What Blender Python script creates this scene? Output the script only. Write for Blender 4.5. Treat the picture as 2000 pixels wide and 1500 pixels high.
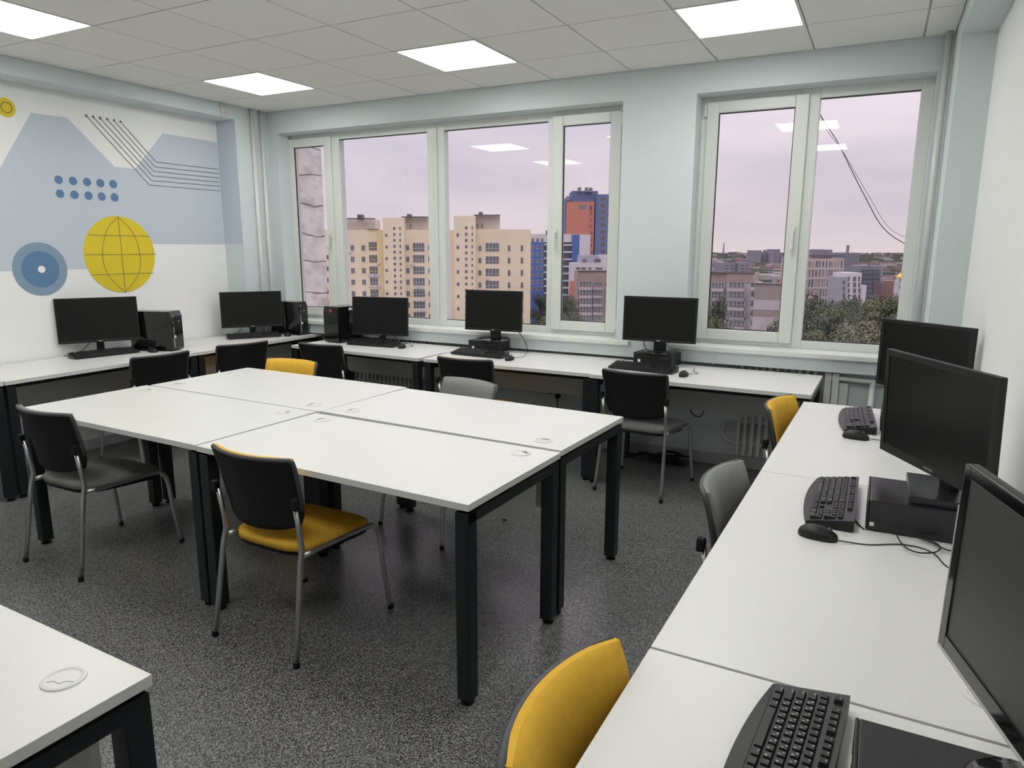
import bpy, bmesh, math, random
from mathutils import Vector, Matrix
random.seed(7)
for o in list(bpy.data.objects): bpy.data.objects.remove(o)
SC = bpy.context.scene
COL = SC.collection
R = math.radians

# ------------------------------------------------------------------ camera
CAMH = 1.6
FPX, YAW, PITCH, ROLL = 1370.73, R(-27.375), R(11.07), R(.1656)
def cam_axes():
    cy, sy, cp, sp = math.cos(YAW), math.sin(YAW), math.cos(PITCH), math.sin(PITCH)
    f = Vector((sy*cp, cy*cp, -sp)); r = Vector((cy, -sy, 0)); u = r.cross(f)
    cr, sr = math.cos(ROLL), math.sin(ROLL)
    return cr*r+sr*u, -sr*r+cr*u, f
CR, CU, CF = cam_axes()
cam = bpy.data.cameras.new('camera'); camo = bpy.data.objects.new('camera', cam); COL.objects.link(camo)
cam.sensor_width = 36; cam.lens = 36*FPX/2000; cam.clip_start = .02; cam.clip_end = 9000
m = Matrix((CR, CU, -CF)).transposed().to_4x4(); m.translation = (0, 0, CAMH); camo.matrix_world = m
SC.camera = camo
def ray(u, v): return CR*((u-1000)/FPX) + CU*(-(v-750)/FPX) + CF
def onx(u, v, x): d = ray(u, v); return d*(x/d.x)+Vector((0, 0, CAMH))
def ony(u, v, y): d = ray(u, v); return d*(y/d.y)+Vector((0, 0, CAMH))
def onz(u, v, z): d = ray(u, v); return d*((z-CAMH)/d.z)+Vector((0, 0, CAMH))
def ondepth(u, v, t): return ray(u, v)*t+Vector((0, 0, CAMH))

# ------------------------------------------------------------------ sky and exposure
def build_world():
    w = bpy.data.worlds.new('sky'); SC.world = w; w.use_nodes = True
    nt = w.node_tree; nt.nodes.clear()
    N = nt.nodes.new; L = nt.links.new
    tc = N('ShaderNodeTexCoord'); mp = N('ShaderNodeMapping'); mp.inputs['Scale'].default_value = (1.3, 1.3, 6.0)
    no = N('ShaderNodeTexNoise'); no.inputs['Scale'].default_value = 1.7; no.inputs['Detail'].default_value = 5; no.inputs['Roughness'].default_value = .45
    rp = N('ShaderNodeValToRGB'); e = rp.color_ramp.elements
    e[0].position = .36; e[0].color = (.66, .63, .72, 1); e[1].position = .62; e[1].color = (.88, .80, .86, 1)
    sep = N('ShaderNodeSeparateXYZ'); mr = N('ShaderNodeMapRange')
    mr.inputs['From Min'].default_value = -.01; mr.inputs['From Max'].default_value = .09; mr.inputs['To Min'].default_value = .85; mr.inputs['To Max'].default_value = 0
    mx = N('ShaderNodeMix'); mx.data_type = 'RGBA'; mx.inputs[7].default_value = (.90, .79, .79, 1)
    bg = N('ShaderNodeBackground'); st = N('ShaderNodeMapRange')
    st.inputs['From Min'].default_value = .10; st.inputs['From Max'].default_value = 1; st.inputs['To Min'].default_value = .98; st.inputs['To Max'].default_value = 2.6   # overcast: the zenith is brighter than the horizon
    L(sep.outputs['Z'], st.inputs['Value']); L(st.outputs['Result'], bg.inputs['Strength'])
    out = N('ShaderNodeOutputWorld')
    L(tc.outputs['Generated'], mp.inputs['Vector']); L(mp.outputs['Vector'], no.inputs['Vector']); L(no.outputs['Fac'], rp.inputs['Fac'])
    L(tc.outputs['Generated'], sep.inputs[0]); L(sep.outputs['Z'], mr.inputs['Value']); L(mr.outputs['Result'], mx.inputs['Factor'])
    L(rp.outputs['Color'], mx.inputs[6]); L(mx.outputs[2], bg.inputs['Color']); L(bg.outputs[0], out.inputs[0])
build_world()
PANEL = 13.0                                   # radiance of the ceiling panels
vs = SC.view_settings
vs.view_transform = 'Standard'; vs.look = 'None'; vs.gamma = 1; vs.use_curve_mapping = False; vs.exposure = 0.0

# ------------------------------------------------------------------ materials
MATS = {}
def mat(name, col, rough=.5, metal=0, spec=.5, noise=0, nscale=30, bump=0, bscale=200, coat=0, emit=None, estr=0):
    if name in MATS: return MATS[name]
    mt = bpy.data.materials.new(name); mt.use_nodes = True; nt = mt.node_tree
    b = nt.nodes['Principled BSDF']; c = (*col, 1)
    b.inputs['Base Color'].default_value = c; b.inputs['Roughness'].default_value = rough; b.inputs['Metallic'].default_value = metal
    b.inputs['Specular IOR Level'].default_value = spec; b.inputs['Coat Weight'].default_value = coat
    if emit: b.inputs['Emission Color'].default_value = (*emit, 1); b.inputs['Emission Strength'].default_value = estr
    if noise or bump:
        tc = nt.nodes.new('ShaderNodeTexCoord')
    if noise:
        n = nt.nodes.new('ShaderNodeTexNoise'); n.inputs['Scale'].default_value = nscale; n.inputs['Detail'].default_value = 4
        r = nt.nodes.new('ShaderNodeValToRGB'); e = r.color_ramp.elements
        e[0].position = .3; e[1].position = .7
        e[0].color = (*[x*(1-noise) for x in col], 1); e[1].color = (*[min(1, x*(1+noise)) for x in col], 1)
        nt.links.new(tc.outputs['Object'], n.inputs['Vector']); nt.links.new(n.outputs['Fac'], r.inputs['Fac']); nt.links.new(r.outputs['Color'], b.inputs['Base Color'])
    if bump:
        n = nt.nodes.new('ShaderNodeTexNoise'); n.inputs['Scale'].default_value = bscale; n.inputs['Detail'].default_value = 3
        bp = nt.nodes.new('ShaderNodeBump'); bp.inputs['Strength'].default_value = bump; bp.inputs['Distance'].default_value = .002
        nt.links.new(tc.outputs['Object'], n.inputs['Vector']); nt.links.new(n.outputs['Fac'], bp.inputs['Height']); nt.links.new(bp.outputs['Normal'], b.inputs['Normal'])
    MATS[name] = mt
    return mt
def floor_mat():
    mt = bpy.data.materials.new('speckled_vinyl'); mt.use_nodes = True; nt = mt.node_tree; b = nt.nodes['Principled BSDF']
    N = nt.nodes.new; L = nt.links.new
    tc = N('ShaderNodeTexCoord')
    v = N('ShaderNodeTexVoronoi'); v.inputs['Scale'].default_value = 300; v.inputs['Randomness'].default_value = 1
    sp = N('ShaderNodeSeparateColor')
    r = N('ShaderNodeValToRGB'); r.color_ramp.interpolation = 'CONSTANT'; e = r.color_ramp.elements
    e[0].position = 0; e[0].color = (.03, .031, .032, 1); e[1].position = .34; e[1].color = (.115, .117, .118, 1)
    x = e.new(.62); x.color = (.215, .217, .215, 1); x = e.new(.86); x.color = (.35, .35, .34, 1)
    n = N('ShaderNodeTexNoise'); n.inputs['Scale'].default_value = 2.2; n.inputs['Detail'].default_value = 3
    mr = N('ShaderNodeMapRange'); mr.inputs['To Min'].default_value = .24; mr.inputs['To Max'].default_value = .36
    bp = N('ShaderNodeBump'); bp.inputs['Strength'].default_value = .12; bp.inputs['Distance'].default_value = .001
    n2 = N('ShaderNodeTexNoise'); n2.inputs['Scale'].default_value = 60
    L(tc.outputs['Object'], v.inputs['Vector']); L(v.outputs['Color'], sp.inputs[0]); L(sp.outputs[0], r.inputs['Fac']); L(r.outputs['Color'], b.inputs['Base Color'])
    L(tc.outputs['Object'], n.inputs['Vector']); L(n.outputs['Fac'], mr.inputs['Value']); L(mr.outputs['Result'], b.inputs['Roughness'])
    L(tc.outputs['Object'], n2.inputs['Vector']); L(n2.outputs['Fac'], bp.inputs['Height']); L(bp.outputs['Normal'], b.inputs['Normal'])
    return mt
def glass_mat():
    mt = bpy.data.materials.new('window_glass'); mt.use_nodes = True; nt = mt.node_tree; nt.nodes.clear()
    N = nt.nodes.new; L = nt.links.new
    lw = N('ShaderNodeLayerWeight'); lw.inputs['Blend'].default_value = .5
    pw = N('ShaderNodeMath'); pw.operation = 'POWER'; pw.inputs[1].default_value = 5; fr = N('ShaderNodeMath'); fr.operation = 'MULTIPLY_ADD'; fr.inputs[1].default_value = .96; fr.inputs[2].default_value = .04
    L(lw.outputs['Facing'], pw.inputs[0]); L(pw.outputs[0], fr.inputs[0])        # Schlick, the same from both sides of the pane
    t = N('ShaderNodeBsdfTransparent'); t.inputs['Color'].default_value = (.965, .95, .965, 1); g = N('ShaderNodeBsdfGlossy'); g.inputs['Roughness'].default_value = 0
    mx = N('ShaderNodeMixShader'); o = N('ShaderNodeOutputMaterial')
    L(fr.outputs[0], mx.inputs[0]); L(t.outputs[0], mx.inputs[1]); L(g.outputs[0], mx.inputs[2]); L(mx.outputs[0], o.inputs[0])
    return mt
def leaf_mat(name, c1, c2):
    mt = mat(name, c1, rough=.7)
    nt = mt.node_tree; b = nt.nodes['Principled BSDF']
    tc = nt.nodes.new('ShaderNodeTexCoord'); n = nt.nodes.new('ShaderNodeTexNoise'); n.inputs['Scale'].default_value = .7; n.inputs['Detail'].default_value = 5
    r = nt.nodes.new('ShaderNodeValToRGB'); e = r.color_ramp.elements; e[0].position = .35; e[1].position = .65; e[0].color = (*c1, 1); e[1].color = (*c2, 1)
    nt.links.new(tc.outputs['Object'], n.inputs['Vector']); nt.links.new(n.outputs['Fac'], r.inputs['Fac']); nt.links.new(r.outputs['Color'], b.inputs['Base Color'])
    return mt
def pier_mat():
    mt = mat('cracked_plaster', (.62, .55, .55), rough=.9)
    nt = mt.node_tree; b = nt.nodes['Principled BSDF']; N = nt.nodes.new; L = nt.links.new
    tc = N('ShaderNodeTexCoord'); mp = N('ShaderNodeMapping'); mp.inputs['Scale'].default_value = (.6, .6, 1)
    n = N('ShaderNodeTexNoise'); n.inputs['Scale'].default_value = 9; n.inputs['Detail'].default_value = 6
    w = N('ShaderNodeTexWave'); w.bands_direction = 'Z'; w.inputs['Scale'].default_value = 1.1; w.inputs['Distortion'].default_value = 2.2; w.inputs['Detail'].default_value = 3; w.inputs['Detail Scale'].default_value = 2.5
    r1 = N('ShaderNodeValToRGB'); e = r1.color_ramp.elements; e[0].position = 0; e[0].color = (.12, .10, .10, 1); e[1].position = .012; e[1].color = (1, 1, 1, 1)
    r2 = N('ShaderNodeValToRGB'); e = r2.color_ramp.elements; e[0].position = .3; e[0].color = (.58, .52, .51, 1); e[1].position = .55; e[1].color = (.86, .80, .79, 1)
    mx = N('ShaderNodeMix'); mx.data_type = 'RGBA'; mx.blend_type = 'MULTIPLY'; mx.inputs['Factor'].default_value = .85
    L(tc.outputs['Object'], mp.inputs[0]); L(mp.outputs[0], n.inputs['Vector']); L(mp.outputs[0], w.inputs['Vector'])
    L(w.outputs['Fac'], r1.inputs['Fac']); L(n.outputs['Fac'], r2.inputs['Fac']); L(r2.outputs['Color'], mx.inputs[6]); L(r1.outputs['Color'], mx.inputs[7]); L(mx.outputs[2], b.inputs['Base Color'])
    return mt
M_FLOOR, M_GLASS = floor_mat(), glass_mat()
M_WALL = mat('pale_blue_paint', (.635, .70, .71), .75, noise=.02, nscale=3, bump=.15, bscale=120)
M_WALLW = mat('white_paint', (.84, .845, .835), .75, bump=.12, bscale=120)
M_MURALG = mat('mural_grey_blue', (.53, .59, .66), .75)
M_MURALB = mat('mural_blue', (.105, .205, .36), .7)
M_MURALM = mat('mural_mid_blue', (.215, .315, .41), .7)
M_MURALY = mat('mural_yellow', (.72, .56, .02), .7)
M_MURALK = mat('mural_line', (.12, .12, .11), .7)
M_TILE = mat('ceiling_tile_mineral', (.86, .85, .815), .9, bump=.3, bscale=300)
M_RAIL = mat('ceiling_rail_grey', (.60, .61, .62), .6)
M_FRAME = mat('white_pvc', (.70, .73, .69), .35)
M_GASKET = mat('black_gasket', (.02, .02, .02), .6)
M_PAINTW = mat('white_enamel', (.66, .67, .65), .35)
M_TOP = mat('white_laminate', (.71, .71, .69), .34, noise=.012, nscale=2)
M_LEG = mat('anthracite_steel', (.012, .015, .018), .42, spec=.4)
M_PANEL = mat('grey_panel', (.62, .63, .60), .5)
M_GROM = mat('white_plastic', (.68, .68, .66), .35)
M_SLOT = mat('slot_dark', (.12, .12, .115), .6)
M_CHROME = mat('chrome', (.62, .63, .64), .32, metal=1)
M_SHELL = mat('black_plastic_shell', (.008, .0085, .010), .6, spec=.3, bump=.2, bscale=900)
M_RIM = mat('dark_grey_plastic', (.055, .056, .062), .5)
M_YEL = mat('yellow_fabric', (.74, .43, .035), .85, noise=.06, nscale=40, bump=.35, bscale=700)
M_GRY = mat('grey_fabric', (.22, .225, .215), .85, noise=.06, nscale=40, bump=.35, bscale=700)
M_BLK = mat('black_plastic', (.011, .011, .012), .42, spec=.38)
M_GLOSS = mat('gloss_black', (.006, .006, .007), .08)
M_SCREEN = mat('screen_off', (.006, .0065, .0065), .30, spec=.3)
M_KEY = mat('key_black', (.018, .018, .020), .45)
M_CASE = mat('case_black', (.013, .013, .015), .5, bump=.1, bscale=600)
M_CASEV = mat('case_dark_violet', (.017, .0145, .019), .28)
M_LIGHTMARK = mat('light_print', (.75, .75, .75), .5)
M_CORD = mat('cord_black', (.012, .012, .012), .5)
M_CORDW = mat('cord_white', (.6, .6, .58), .5)
M_RED = mat('sticker_red', (.45, .05, .10), .5)
M_BASE = mat('baseboard_grey', (.42, .435, .44), .5)
M_RADI = mat('radiator_paint', (.74, .75, .72), .45)
M_SILVER = mat('silver_plastic', (.42, .42, .42), .35)
M_DIFF = mat('panel_diffuser', (.8, .8, .8), .5, emit=(1, .995, .96), estr=PANEL)

# ------------------------------------------------------------------ mesh helpers
class MB:
    def __init__(s): s.bm = bmesh.new(); s.mi = 0
    def _mark(s, fs):
        for f in fs: f.material_index = s.mi
    def box(s, x0, x1, y0, y1, z0, z1, bev=0, mi=None):
        if mi is not None: s.mi = mi
        r = bmesh.ops.create_cube(s.bm, size=1)
        bmesh.ops.scale(s.bm, vec=(x1-x0, y1-y0, z1-z0), verts=r['verts'])
        bmesh.ops.translate(s.bm, vec=((x0+x1)/2, (y0+y1)/2, (z0+z1)/2), verts=r['verts'])
        fs = list({f for v in r['verts'] for f in v.link_faces}); s._mark(fs)
        if bev:
            es = list({e for v in r['verts'] for e in v.link_edges})
            q = bmesh.ops.bevel(s.bm, geom=es, offset=bev, segments=2, profile=.6, affect='EDGES'); s._mark(q['faces'])
        return s
    def poly(s, pts, mi=None):
        if mi is not None: s.mi = mi
        f = s.bm.faces.new([s.bm.verts.new(p) for p in pts]); f.material_index = s.mi
        return s
    def prism(s, pts, d, mi=None):
        """closed outline pts (3D) extruded by vector d"""
        if mi is not None: s.mi = mi
        d = Vector(d); n = len(pts)
        a = [s.bm.verts.new(p) for p in pts]; b = [s.bm.verts.new(Vector(p)+d) for p in pts]
        fs = [s.bm.faces.new(a[::-1]), s.bm.faces.new(b)]
        for i in range(n): fs.append(s.bm.faces.new((a[i], a[(i+1) % n], b[(i+1) % n], b[i])))
        s._mark(fs); return s
    def tube(s, pts, r, n=8, mi=None, cap=True):
        if mi is not None: s.mi = mi
        pts = [Vector(p) for p in pts]; rings = []
        rs = r if isinstance(r, (list, tuple)) else [r]*len(pts)
        t0 = (pts[1]-pts[0]).normalized(); ref = Vector((0, 0, 1)) if abs(t0.z) < .9 else Vector((1, 0, 0))
        u = t0.cross(ref).normalized()
        for i, p in enumerate(pts):
            t = (pts[min(i+1, len(pts)-1)]-pts[max(i-1, 0)]).normalized()
            u = (u-t*u.dot(t)).normalized(); w = t.cross(u)
            rings.append([s.bm.verts.new(p+(u*math.cos(2*math.pi*k/n)+w*math.sin(2*math.pi*k/n))*rs[i]) for k in range(n)])
        fs = []
        for a, b in zip(rings, rings[1:]):
            for k in range(n): fs.append(s.bm.faces.new((a[k], a[(k+1) % n], b[(k+1) % n], b[k])))
        if cap: fs += [s.bm.faces.new(rings[0][::-1]), s.bm.faces.new(rings[-1])]
        for f in fs: f.smooth = True
        s._mark(fs); return s
    def disc(s, c, r, z0, z1, n=24, mi=None, r2=None):
        c = Vector(c); return s.lathe([(0, z0), (r, z0), (r2 or r, z1), (0, z1)], c, n, mi)
    def lathe(s, prof, c=(0, 0, 0), n=24, mi=None):
        if mi is not None: s.mi = mi
        c = Vector(c); rings = []
        for r, z in prof:
            if r < 1e-6: rings.append([s.bm.verts.new(c+Vector((0, 0, z)))])
            else: rings.append([s.bm.verts.new(c+Vector((r*math.cos(2*math.pi*k/n), r*math.sin(2*math.pi*k/n), z))) for k in range(n)])
        fs = []
        for a, b in zip(rings, rings[1:]):
            for k in range(n):
                k2 = (k+1) % n
                if len(a) == 1 and len(b) == 1: continue
                if len(a) == 1: fs.append(s.bm.faces.new((a[0], b[k2], b[k])))
                elif len(b) == 1: fs.append(s.bm.faces.new((a[k], a[k2], b[0])))
                else: fs.append(s.bm.faces.new((a[k], a[k2], b[k2], b[k])))
        s._mark(fs); return s
    def grid(s, rows, closed=False, smooth=True, mi=None):
        if mi is not None: s.mi = mi
        V = [[s.bm.verts.new(p) for p in r] for r in rows]; fs = []
        for a, b in zip(V, V[1:]):
            m = len(a)
            for k in range(m if closed else m-1): fs.append(s.bm.faces.new((a[k], a[(k+1) % m], b[(k+1) % m], b[k])))
        for f in fs: f.smooth = smooth
        s._mark(fs); return V
    def mesh(s, name, mats, smooth=False):
        bmesh.ops.recalc_face_normals(s.bm, faces=s.bm.faces)
        me = bpy.data.meshes.new(name); s.bm.to_mesh(me); s.bm.free()
        for q in (mats if isinstance(mats, (list, tuple)) else [mats]): me.materials.append(q)
        if smooth:
            for p in me.polygons: p.use_smooth = True
        return me
    def build(s, name, mats, parent=None, smooth=False, loc=None, rot=None):
        return inst(name, s.mesh(name, mats, smooth), parent, loc, rot)
def inst(name, me, parent=None, loc=None, rot=None, scale=None):
    o = bpy.data.objects.new(name, me); COL.objects.link(o); o.parent = parent
    if loc is not None: o.location = loc
    if rot is not None: o.rotation_euler = rot if hasattr(rot, '__len__') else (0, 0, rot)
    if scale is not None: o.scale = scale
    return o
def tag(o, label, cat, group=None):
    o['label'] = label; o['category'] = cat
    if group: o['group'] = group
    return o
def thing(name, label, cat, loc=(0, 0, 0), rz=0, group=None):
    return tag(inst(name, None, None, loc, rz), label, cat, group)
def struct(o): o['kind'] = 'structure'; return o
def stuff(o): o['kind'] = 'stuff'; return o
def bez(p, n=8):
    """smooth polyline through p (Catmull-Rom)"""
    p = [Vector(q) for q in p]; out = []
    for i in range(len(p)-1):
        a, b, c, d = p[max(i-1, 0)], p[i], p[i+1], p[min(i+2, len(p)-1)]
        for k in range(n):
            t = k/n; out.append(.5*((2*b)+(c-a)*t+(2*a-5*b+4*c-d)*t*t+(3*b-a-3*c+d)*t**3))
    return out+[p[-1]]
GLYPH = {}
def glyph(ch):
    if ch not in GLYPH:
        cu = bpy.data.curves.new('g', 'FONT'); cu.body = ch; cu.size = 1; cu.align_x = 'CENTER'; cu.align_y = 'CENTER'; cu.resolution_u = 2
        o = bpy.data.objects.new('g', cu); COL.objects.link(o)
        me = bpy.data.meshes.new_from_object(o.evaluated_get(bpy.context.evaluated_depsgraph_get()))
        GLYPH[ch] = ([v.co.copy() for v in me.vertices], [tuple(p.vertices) for p in me.polygons])
        bpy.data.objects.remove(o); bpy.data.meshes.remove(me)
    return GLYPH[ch]
def put_text(mb, ch, M, size):
    vs_, fs = glyph(ch); vv = [mb.bm.verts.new(M @ (v*size)) for v in vs_]
    for f in fs:
        try: mb.bm.faces.new([vv[i] for i in f])
        except ValueError: pass

# ------------------------------------------------------------------ room shell
CEIL = CAMH+1.226
XL, XR, YB, YF = -5.48, .428, 5.096, -2.4      # wall planes; YB: wall above the ledge
YLOW = 5.215                                    # recessed wall under the ledge
COLX, COLY, BEAMX = -5.24, 4.72, .266
fl = struct(MB().box(XL-.2, XR+.2, YF-.2, 5.36, -.06, 0).build('floor', M_FLOOR))
b = MB()
for x0, x1, y0, y1, z0, z1 in ((XL-.2, XR+.2, YB, 5.36, 2.63, CEIL+.1), (XL-.2, -5.125, YB, 5.36, .78, 2.63), (-1.748, -1.221, YB, 5.36, .78, 2.63), (.196, XR+.2, YB, 5.36, .78, 2.63),
                               (-5.125, -1.748, YB, 5.36, .78, .868), (-1.221, .196, YB, 5.36, .78, .868), (XL-.2, XR+.2, YLOW, 5.36, 0, .78)):
    b.box(x0, x1, y0, y1, z0, z1)
wb = struct(b.build('wall_back', M_WALL))
wl = struct(MB().box(XL-.2, XL, YF, YB, 0, CEIL+.1).build('wall_left', M_WALLW))
wr = struct(MB().box(XR, XR+.2, YF, YB, 0, CEIL+.1).build('wall_right', M_WALLW))
wf = struct(MB().box(XL-.2, XR+.2, YF-.2, YF, 0, CEIL+.1).build('wall_front', M_WALLW))
MB().box(XL, COLX, YF, COLY, 2.71, CEIL+.05).build('ceiling_beam', M_WALL, wl)
MB().box(XL, COLX, COLY, YLOW, 0, CEIL+.05, ).build('pilaster', M_WALL, wl)
MB().box(BEAMX, XR, YF, 4.6, 2.70, CEIL+.05).build('ceiling_beam', M_WALL, wr)
MB().box(BEAMX, XR, 4.6, YLOW, 0, CEIL+.05).build('pilaster', M_WALL, wr)
bb = struct(MB().box(COLX, BEAMX, YLOW-.016, YLOW, 0, .085, .004).build('baseboard_back', M_BASE))
bl = struct(MB().box(XL, XL+.016, YF, COLY, 0, .085, .004).build('baseboard_left', M_BASE))
br = struct(MB().box(XR-.016, XR, YF, 4.6, 0, .085, .004).build('baseboard_right', M_BASE))

# mural on the left wall
def wpt(u, v, off): p = onx(u, v, XL); return Vector((XL+off, min(p.y, COLY-.008), p.z))
def mural_poly(name, px, m_, off, thick=.001): return MB().prism([wpt(u, v, off) for u, v in px], (thick, 0, 0)).build(name, m_, wl)
def mural_circle(name, c, edge_top, m_, off, n=48, ring=None):
    a = wpt(*c, off); e = wpt(*edge_top, off); r = (e-a).length
    b = MB(); pts = [a+Vector((0, r*math.cos(2*math.pi*k/n), r*math.sin(2*math.pi*k/n))) for k in range(n)]
    if ring:
        q = [a+(p-a)*((r-ring)/r) for p in pts]
        for k in range(n): b.prism([pts[k], pts[(k+1) % n], q[(k+1) % n], q[k]], (.001, 0, 0))
    else: b.prism(pts, (.001, 0, 0))
    return b.build(name, m_, wl)
def mural_line(name, px, off, w=.006, m_=None):
    p = [wpt(u, v, off) for u, v in px]; b = MB()
    for i in range(len(p)-1):
        d = (p[i+1]-p[i]).normalized(); nn = Vector((0, -d.z, d.y))*(w/2)
        b.prism([p[i]-nn, p[i+1]-nn, p[i+1]+nn, p[i]+nn], (.001, 0, 0))
    return b.build(name, m_ or M_MURALK, wl)
yend = COLY-.002
out = [wpt(*q, .0005) for q in ((-160, 625), (0, 328.5), (60, 220.5), (130.5, 229.5), (223.5, 325.5), (264, 330), (318, 260.4))]
zr = wpt(430, 279, 0).z; zb = wpt(300, 476.5, 0).z; zl = wpt(90, 527.5, 0).z; ym = wpt(235, 500, 0).y
out[0].z = zl
out += [Vector((XL+.0005, yend, zr)), Vector((XL+.0005, yend, zb)), Vector((XL+.0005, ym, zb)), Vector((XL+.0005, ym, zl))]
MB().prism(out, (.001, 0, 0)).build('mural_shape', M_MURALG, wl)
MB().box(XL, COLX-.004, COLY-.002, COLY-.0005, zb, 2.70).build('mural_return', M_MURALG, wl)
mural_circle('mural_circle', (235.5, 497), (234, 422.5), M_MURALY, .0025, 64)
for a in (((172, 459), (292.5, 461.4)), ((166, 497.5), (304.5, 496.5)), ((179, 537), (300, 533))): mural_line('mural_line', a, .0045, .0035)
mural_line('mural_line', ((230, 423.5), (244.5, 571)), .0045, .0035)
mural_line('mural_line', [(p.x, p.y) for p in bez([(*q, 0) for q in ((230, 423.5), (208, 450), (199.5, 497), (211, 537), (244.5, 571))], 8)], .0045, .0035)
mural_line('mural_line', [(p.x, p.y) for p in bez([(*q, 0) for q in ((230, 423.5), (259, 455), (272.5, 497), (270, 535), (244.5, 571))], 8)], .0045, .0035)
mural_circle('mural_circle', (79, 525.5), (77, 473.5), M_MURALM, .0025, 56)
mural_circle('mural_circle', (79.3, 526), (78, 490.5), M_MURALB, .004, 48)
mural_circle('mural_circle', (80.4, 526), (80, 519), M_WALLW, .0055, 24)
mural_circle('mural_circle', (11, 210), (8.5, 191), M_MURALY, .0025, 40)
mural_circle('mural_line', (12, 210), (11, 199), M_MURALK, .004, 32, ring=.005)
for q in ((380, 670), (474, 678), (566, 685), (652, 692), (736, 699), (390, 761), (484, 768), (575, 774), (661, 780), (745, 785)):
    c = (q[0]/3.333, 150+q[1]/3.333); mural_circle('mural_dot', c, (c[0]-.3, c[1]-8.2), M_MURALB, .0025, 28)
for s_, k_, e_ in zip(((560, 253), (605, 260), (650, 268), (696, 275), (740, 284), (783, 292)), ((972, 705), (985, 675), (992, 645), (1000, 615), (1008, 587), (1015, 555)), ((1460, 745), (1455, 715), (1445, 688), (1455, 662), (1455, 634), (1440, 605))):
    f = lambda q: (q[0]/3.333, 150+q[1]/3.333)
    mural_line('mural_line', [f(s_), f(k_), f(e_)], .003, .0045)
    mural_circle('mural_dot', f(s_), (f(s_)[0], f(s_)[1]-2.3), M_MURALK, .004, 16)

# ceiling: tiles, rails and light panels
GX, GY = -3.4955, 2.730
ce = struct(MB().box(XL-.2, XR+.2, YF-.2, 5.36, CEIL+.012, CEIL+.1).build('ceiling', M_RAIL))
xs = [GX+.6*i for i in range(-2, 7)]; ys = [GY+.6*j for j in range(-8, 4)]
xe = [COLX]+xs+[BEAMX]; ye = [YF]+ys+[YB]
def tile_mesh(w, d):
    g = .0055; b = MB(); b.box(-w/2+g, w/2-g, -d/2+g, d/2-g, 0, .011); return b.mesh('ceiling_tile', M_TILE)
tcache = {}
LIGHTS = []
for a in range(len(xe)-1):
    for c in range(len(ye)-1):
        w, d = xe[a+1]-xe[a], ye[c+1]-ye[c]; cx, cy = (xe[a]+xe[a+1])/2, (ye[c]+ye[c+1])/2
        i, j = round((xe[a]-GX)/.6), round((ye[c]-GY)/.6)
        if abs(w-.6) < .01 and abs(d-.6) < .01 and i in (-2, 1, 4) and j in (2, -1, -4): LIGHTS.append((i, j, cx, cy)); continue
        k = (round(w, 3), round(d, 3))
        if k not in tcache: tcache[k] = tile_mesh(w, d)
        inst('ceiling_tile', tcache[k], ce, (cx, cy, CEIL))
lab = {(-2, 2): 'square LED ceiling panel in the window row, over the chairs by the mural wall', (1, 2): 'square LED ceiling panel in the window row, over the middle of the window desks', (4, 2): 'square LED ceiling panel in the window row, towards the wall with three monitors',
       (-2, -1): 'square LED ceiling panel beside the mural wall beam, away from the windows'}
bf = MB(); s_ = .299
for x0, x1, y0, y1 in ((-s_, s_, -s_, -s_+.014), (-s_, s_, s_-.014, s_), (-s_, -s_+.014, -s_+.014, s_-.014), (s_-.014, s_, -s_+.014, s_-.014)): bf.box(x0, x1, y0, y1, -.003, .011)
me_f = bf.mesh('panel_frame', M_FRAME); me_d = MB().box(-.285, .285, -.285, .285, .001, .009).mesh('diffuser', M_DIFF)
for i, j, cx, cy in LIGHTS:
    t = thing('ceiling_light', lab.get((i, j), 'square LED ceiling panel behind the viewer, seen only in the window glass'), 'ceiling light', (cx, cy, CEIL), group='LED panels in the ceiling')
    inst('panel_frame', me_f, t); inst('diffuser', me_d, t)

# ------------------------------------------------------------------ windows
YFR = 5.27                                     # room face of the outer frame
def ring(b, x0, x1, z0, z1, a0, a1, c0, c1, y0, y1, bev=.004):
    b.box(x0, a0, y0, y1, z0, z1, bev); b.box(a1, x1, y0, y1, z0, z1, bev)
    b.box(a0, a1, y0, y1, z0, c0, bev); b.box(a0, a1, y0, y1, c1, z1, bev)
def pane(par, x0, x1, z0, z1, y):
    g = MB().box(x0-.008, x1+.008, y+.016, y+.022, z0-.008, z1+.008).build('glass_pane', M_GLASS, par)
    b = MB(); ring(b, x0-.001, x1+.001, z0-.001, z1+.001, x0+.006, x1-.006, z0+.006, z1-.006, y+.004, y+.014, 0); b.build('gasket', M_GASKET, par)
def handle(par, x, z, y):
    b = MB(); b.box(x-.014, x+.014, y-.012, y, z-.03, z+.04, .004); b.tube([(x, y-.008, z+.005), (x, y-.045, z+.005)], .009, 10); b.box(x-.011, x+.011, y-.056, y-.036, z-.115, z+.016, .006); b.build('handle', M_FRAME, par)
def sash(par, x0, x1, z0, z1, g, hx=None, hinge=None):
    b = MB(); y0 = YFR-.022; ring(b, x0, x1, z0, z1, *g, y0, YFR+.03, .006)
    s = b.build('sash', M_FRAME, par); pane(s, *g, YFR-.008)
    if hx is not None: handle(s, hx, 1.70, y0)
    if hinge is not None:
        for zz in (z0+.03, z1-.10):
            b = MB(); b.box(hinge-.008, hinge+.008, y0-.012, y0+.02, zz, zz+.08, .003); b.build('hinge', M_PAINTW, s)
    return s
ZB, ZT = .904, 2.632
w1 = inst('window_1', None, None, (0, 0, 0)); struct(w1)
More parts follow.
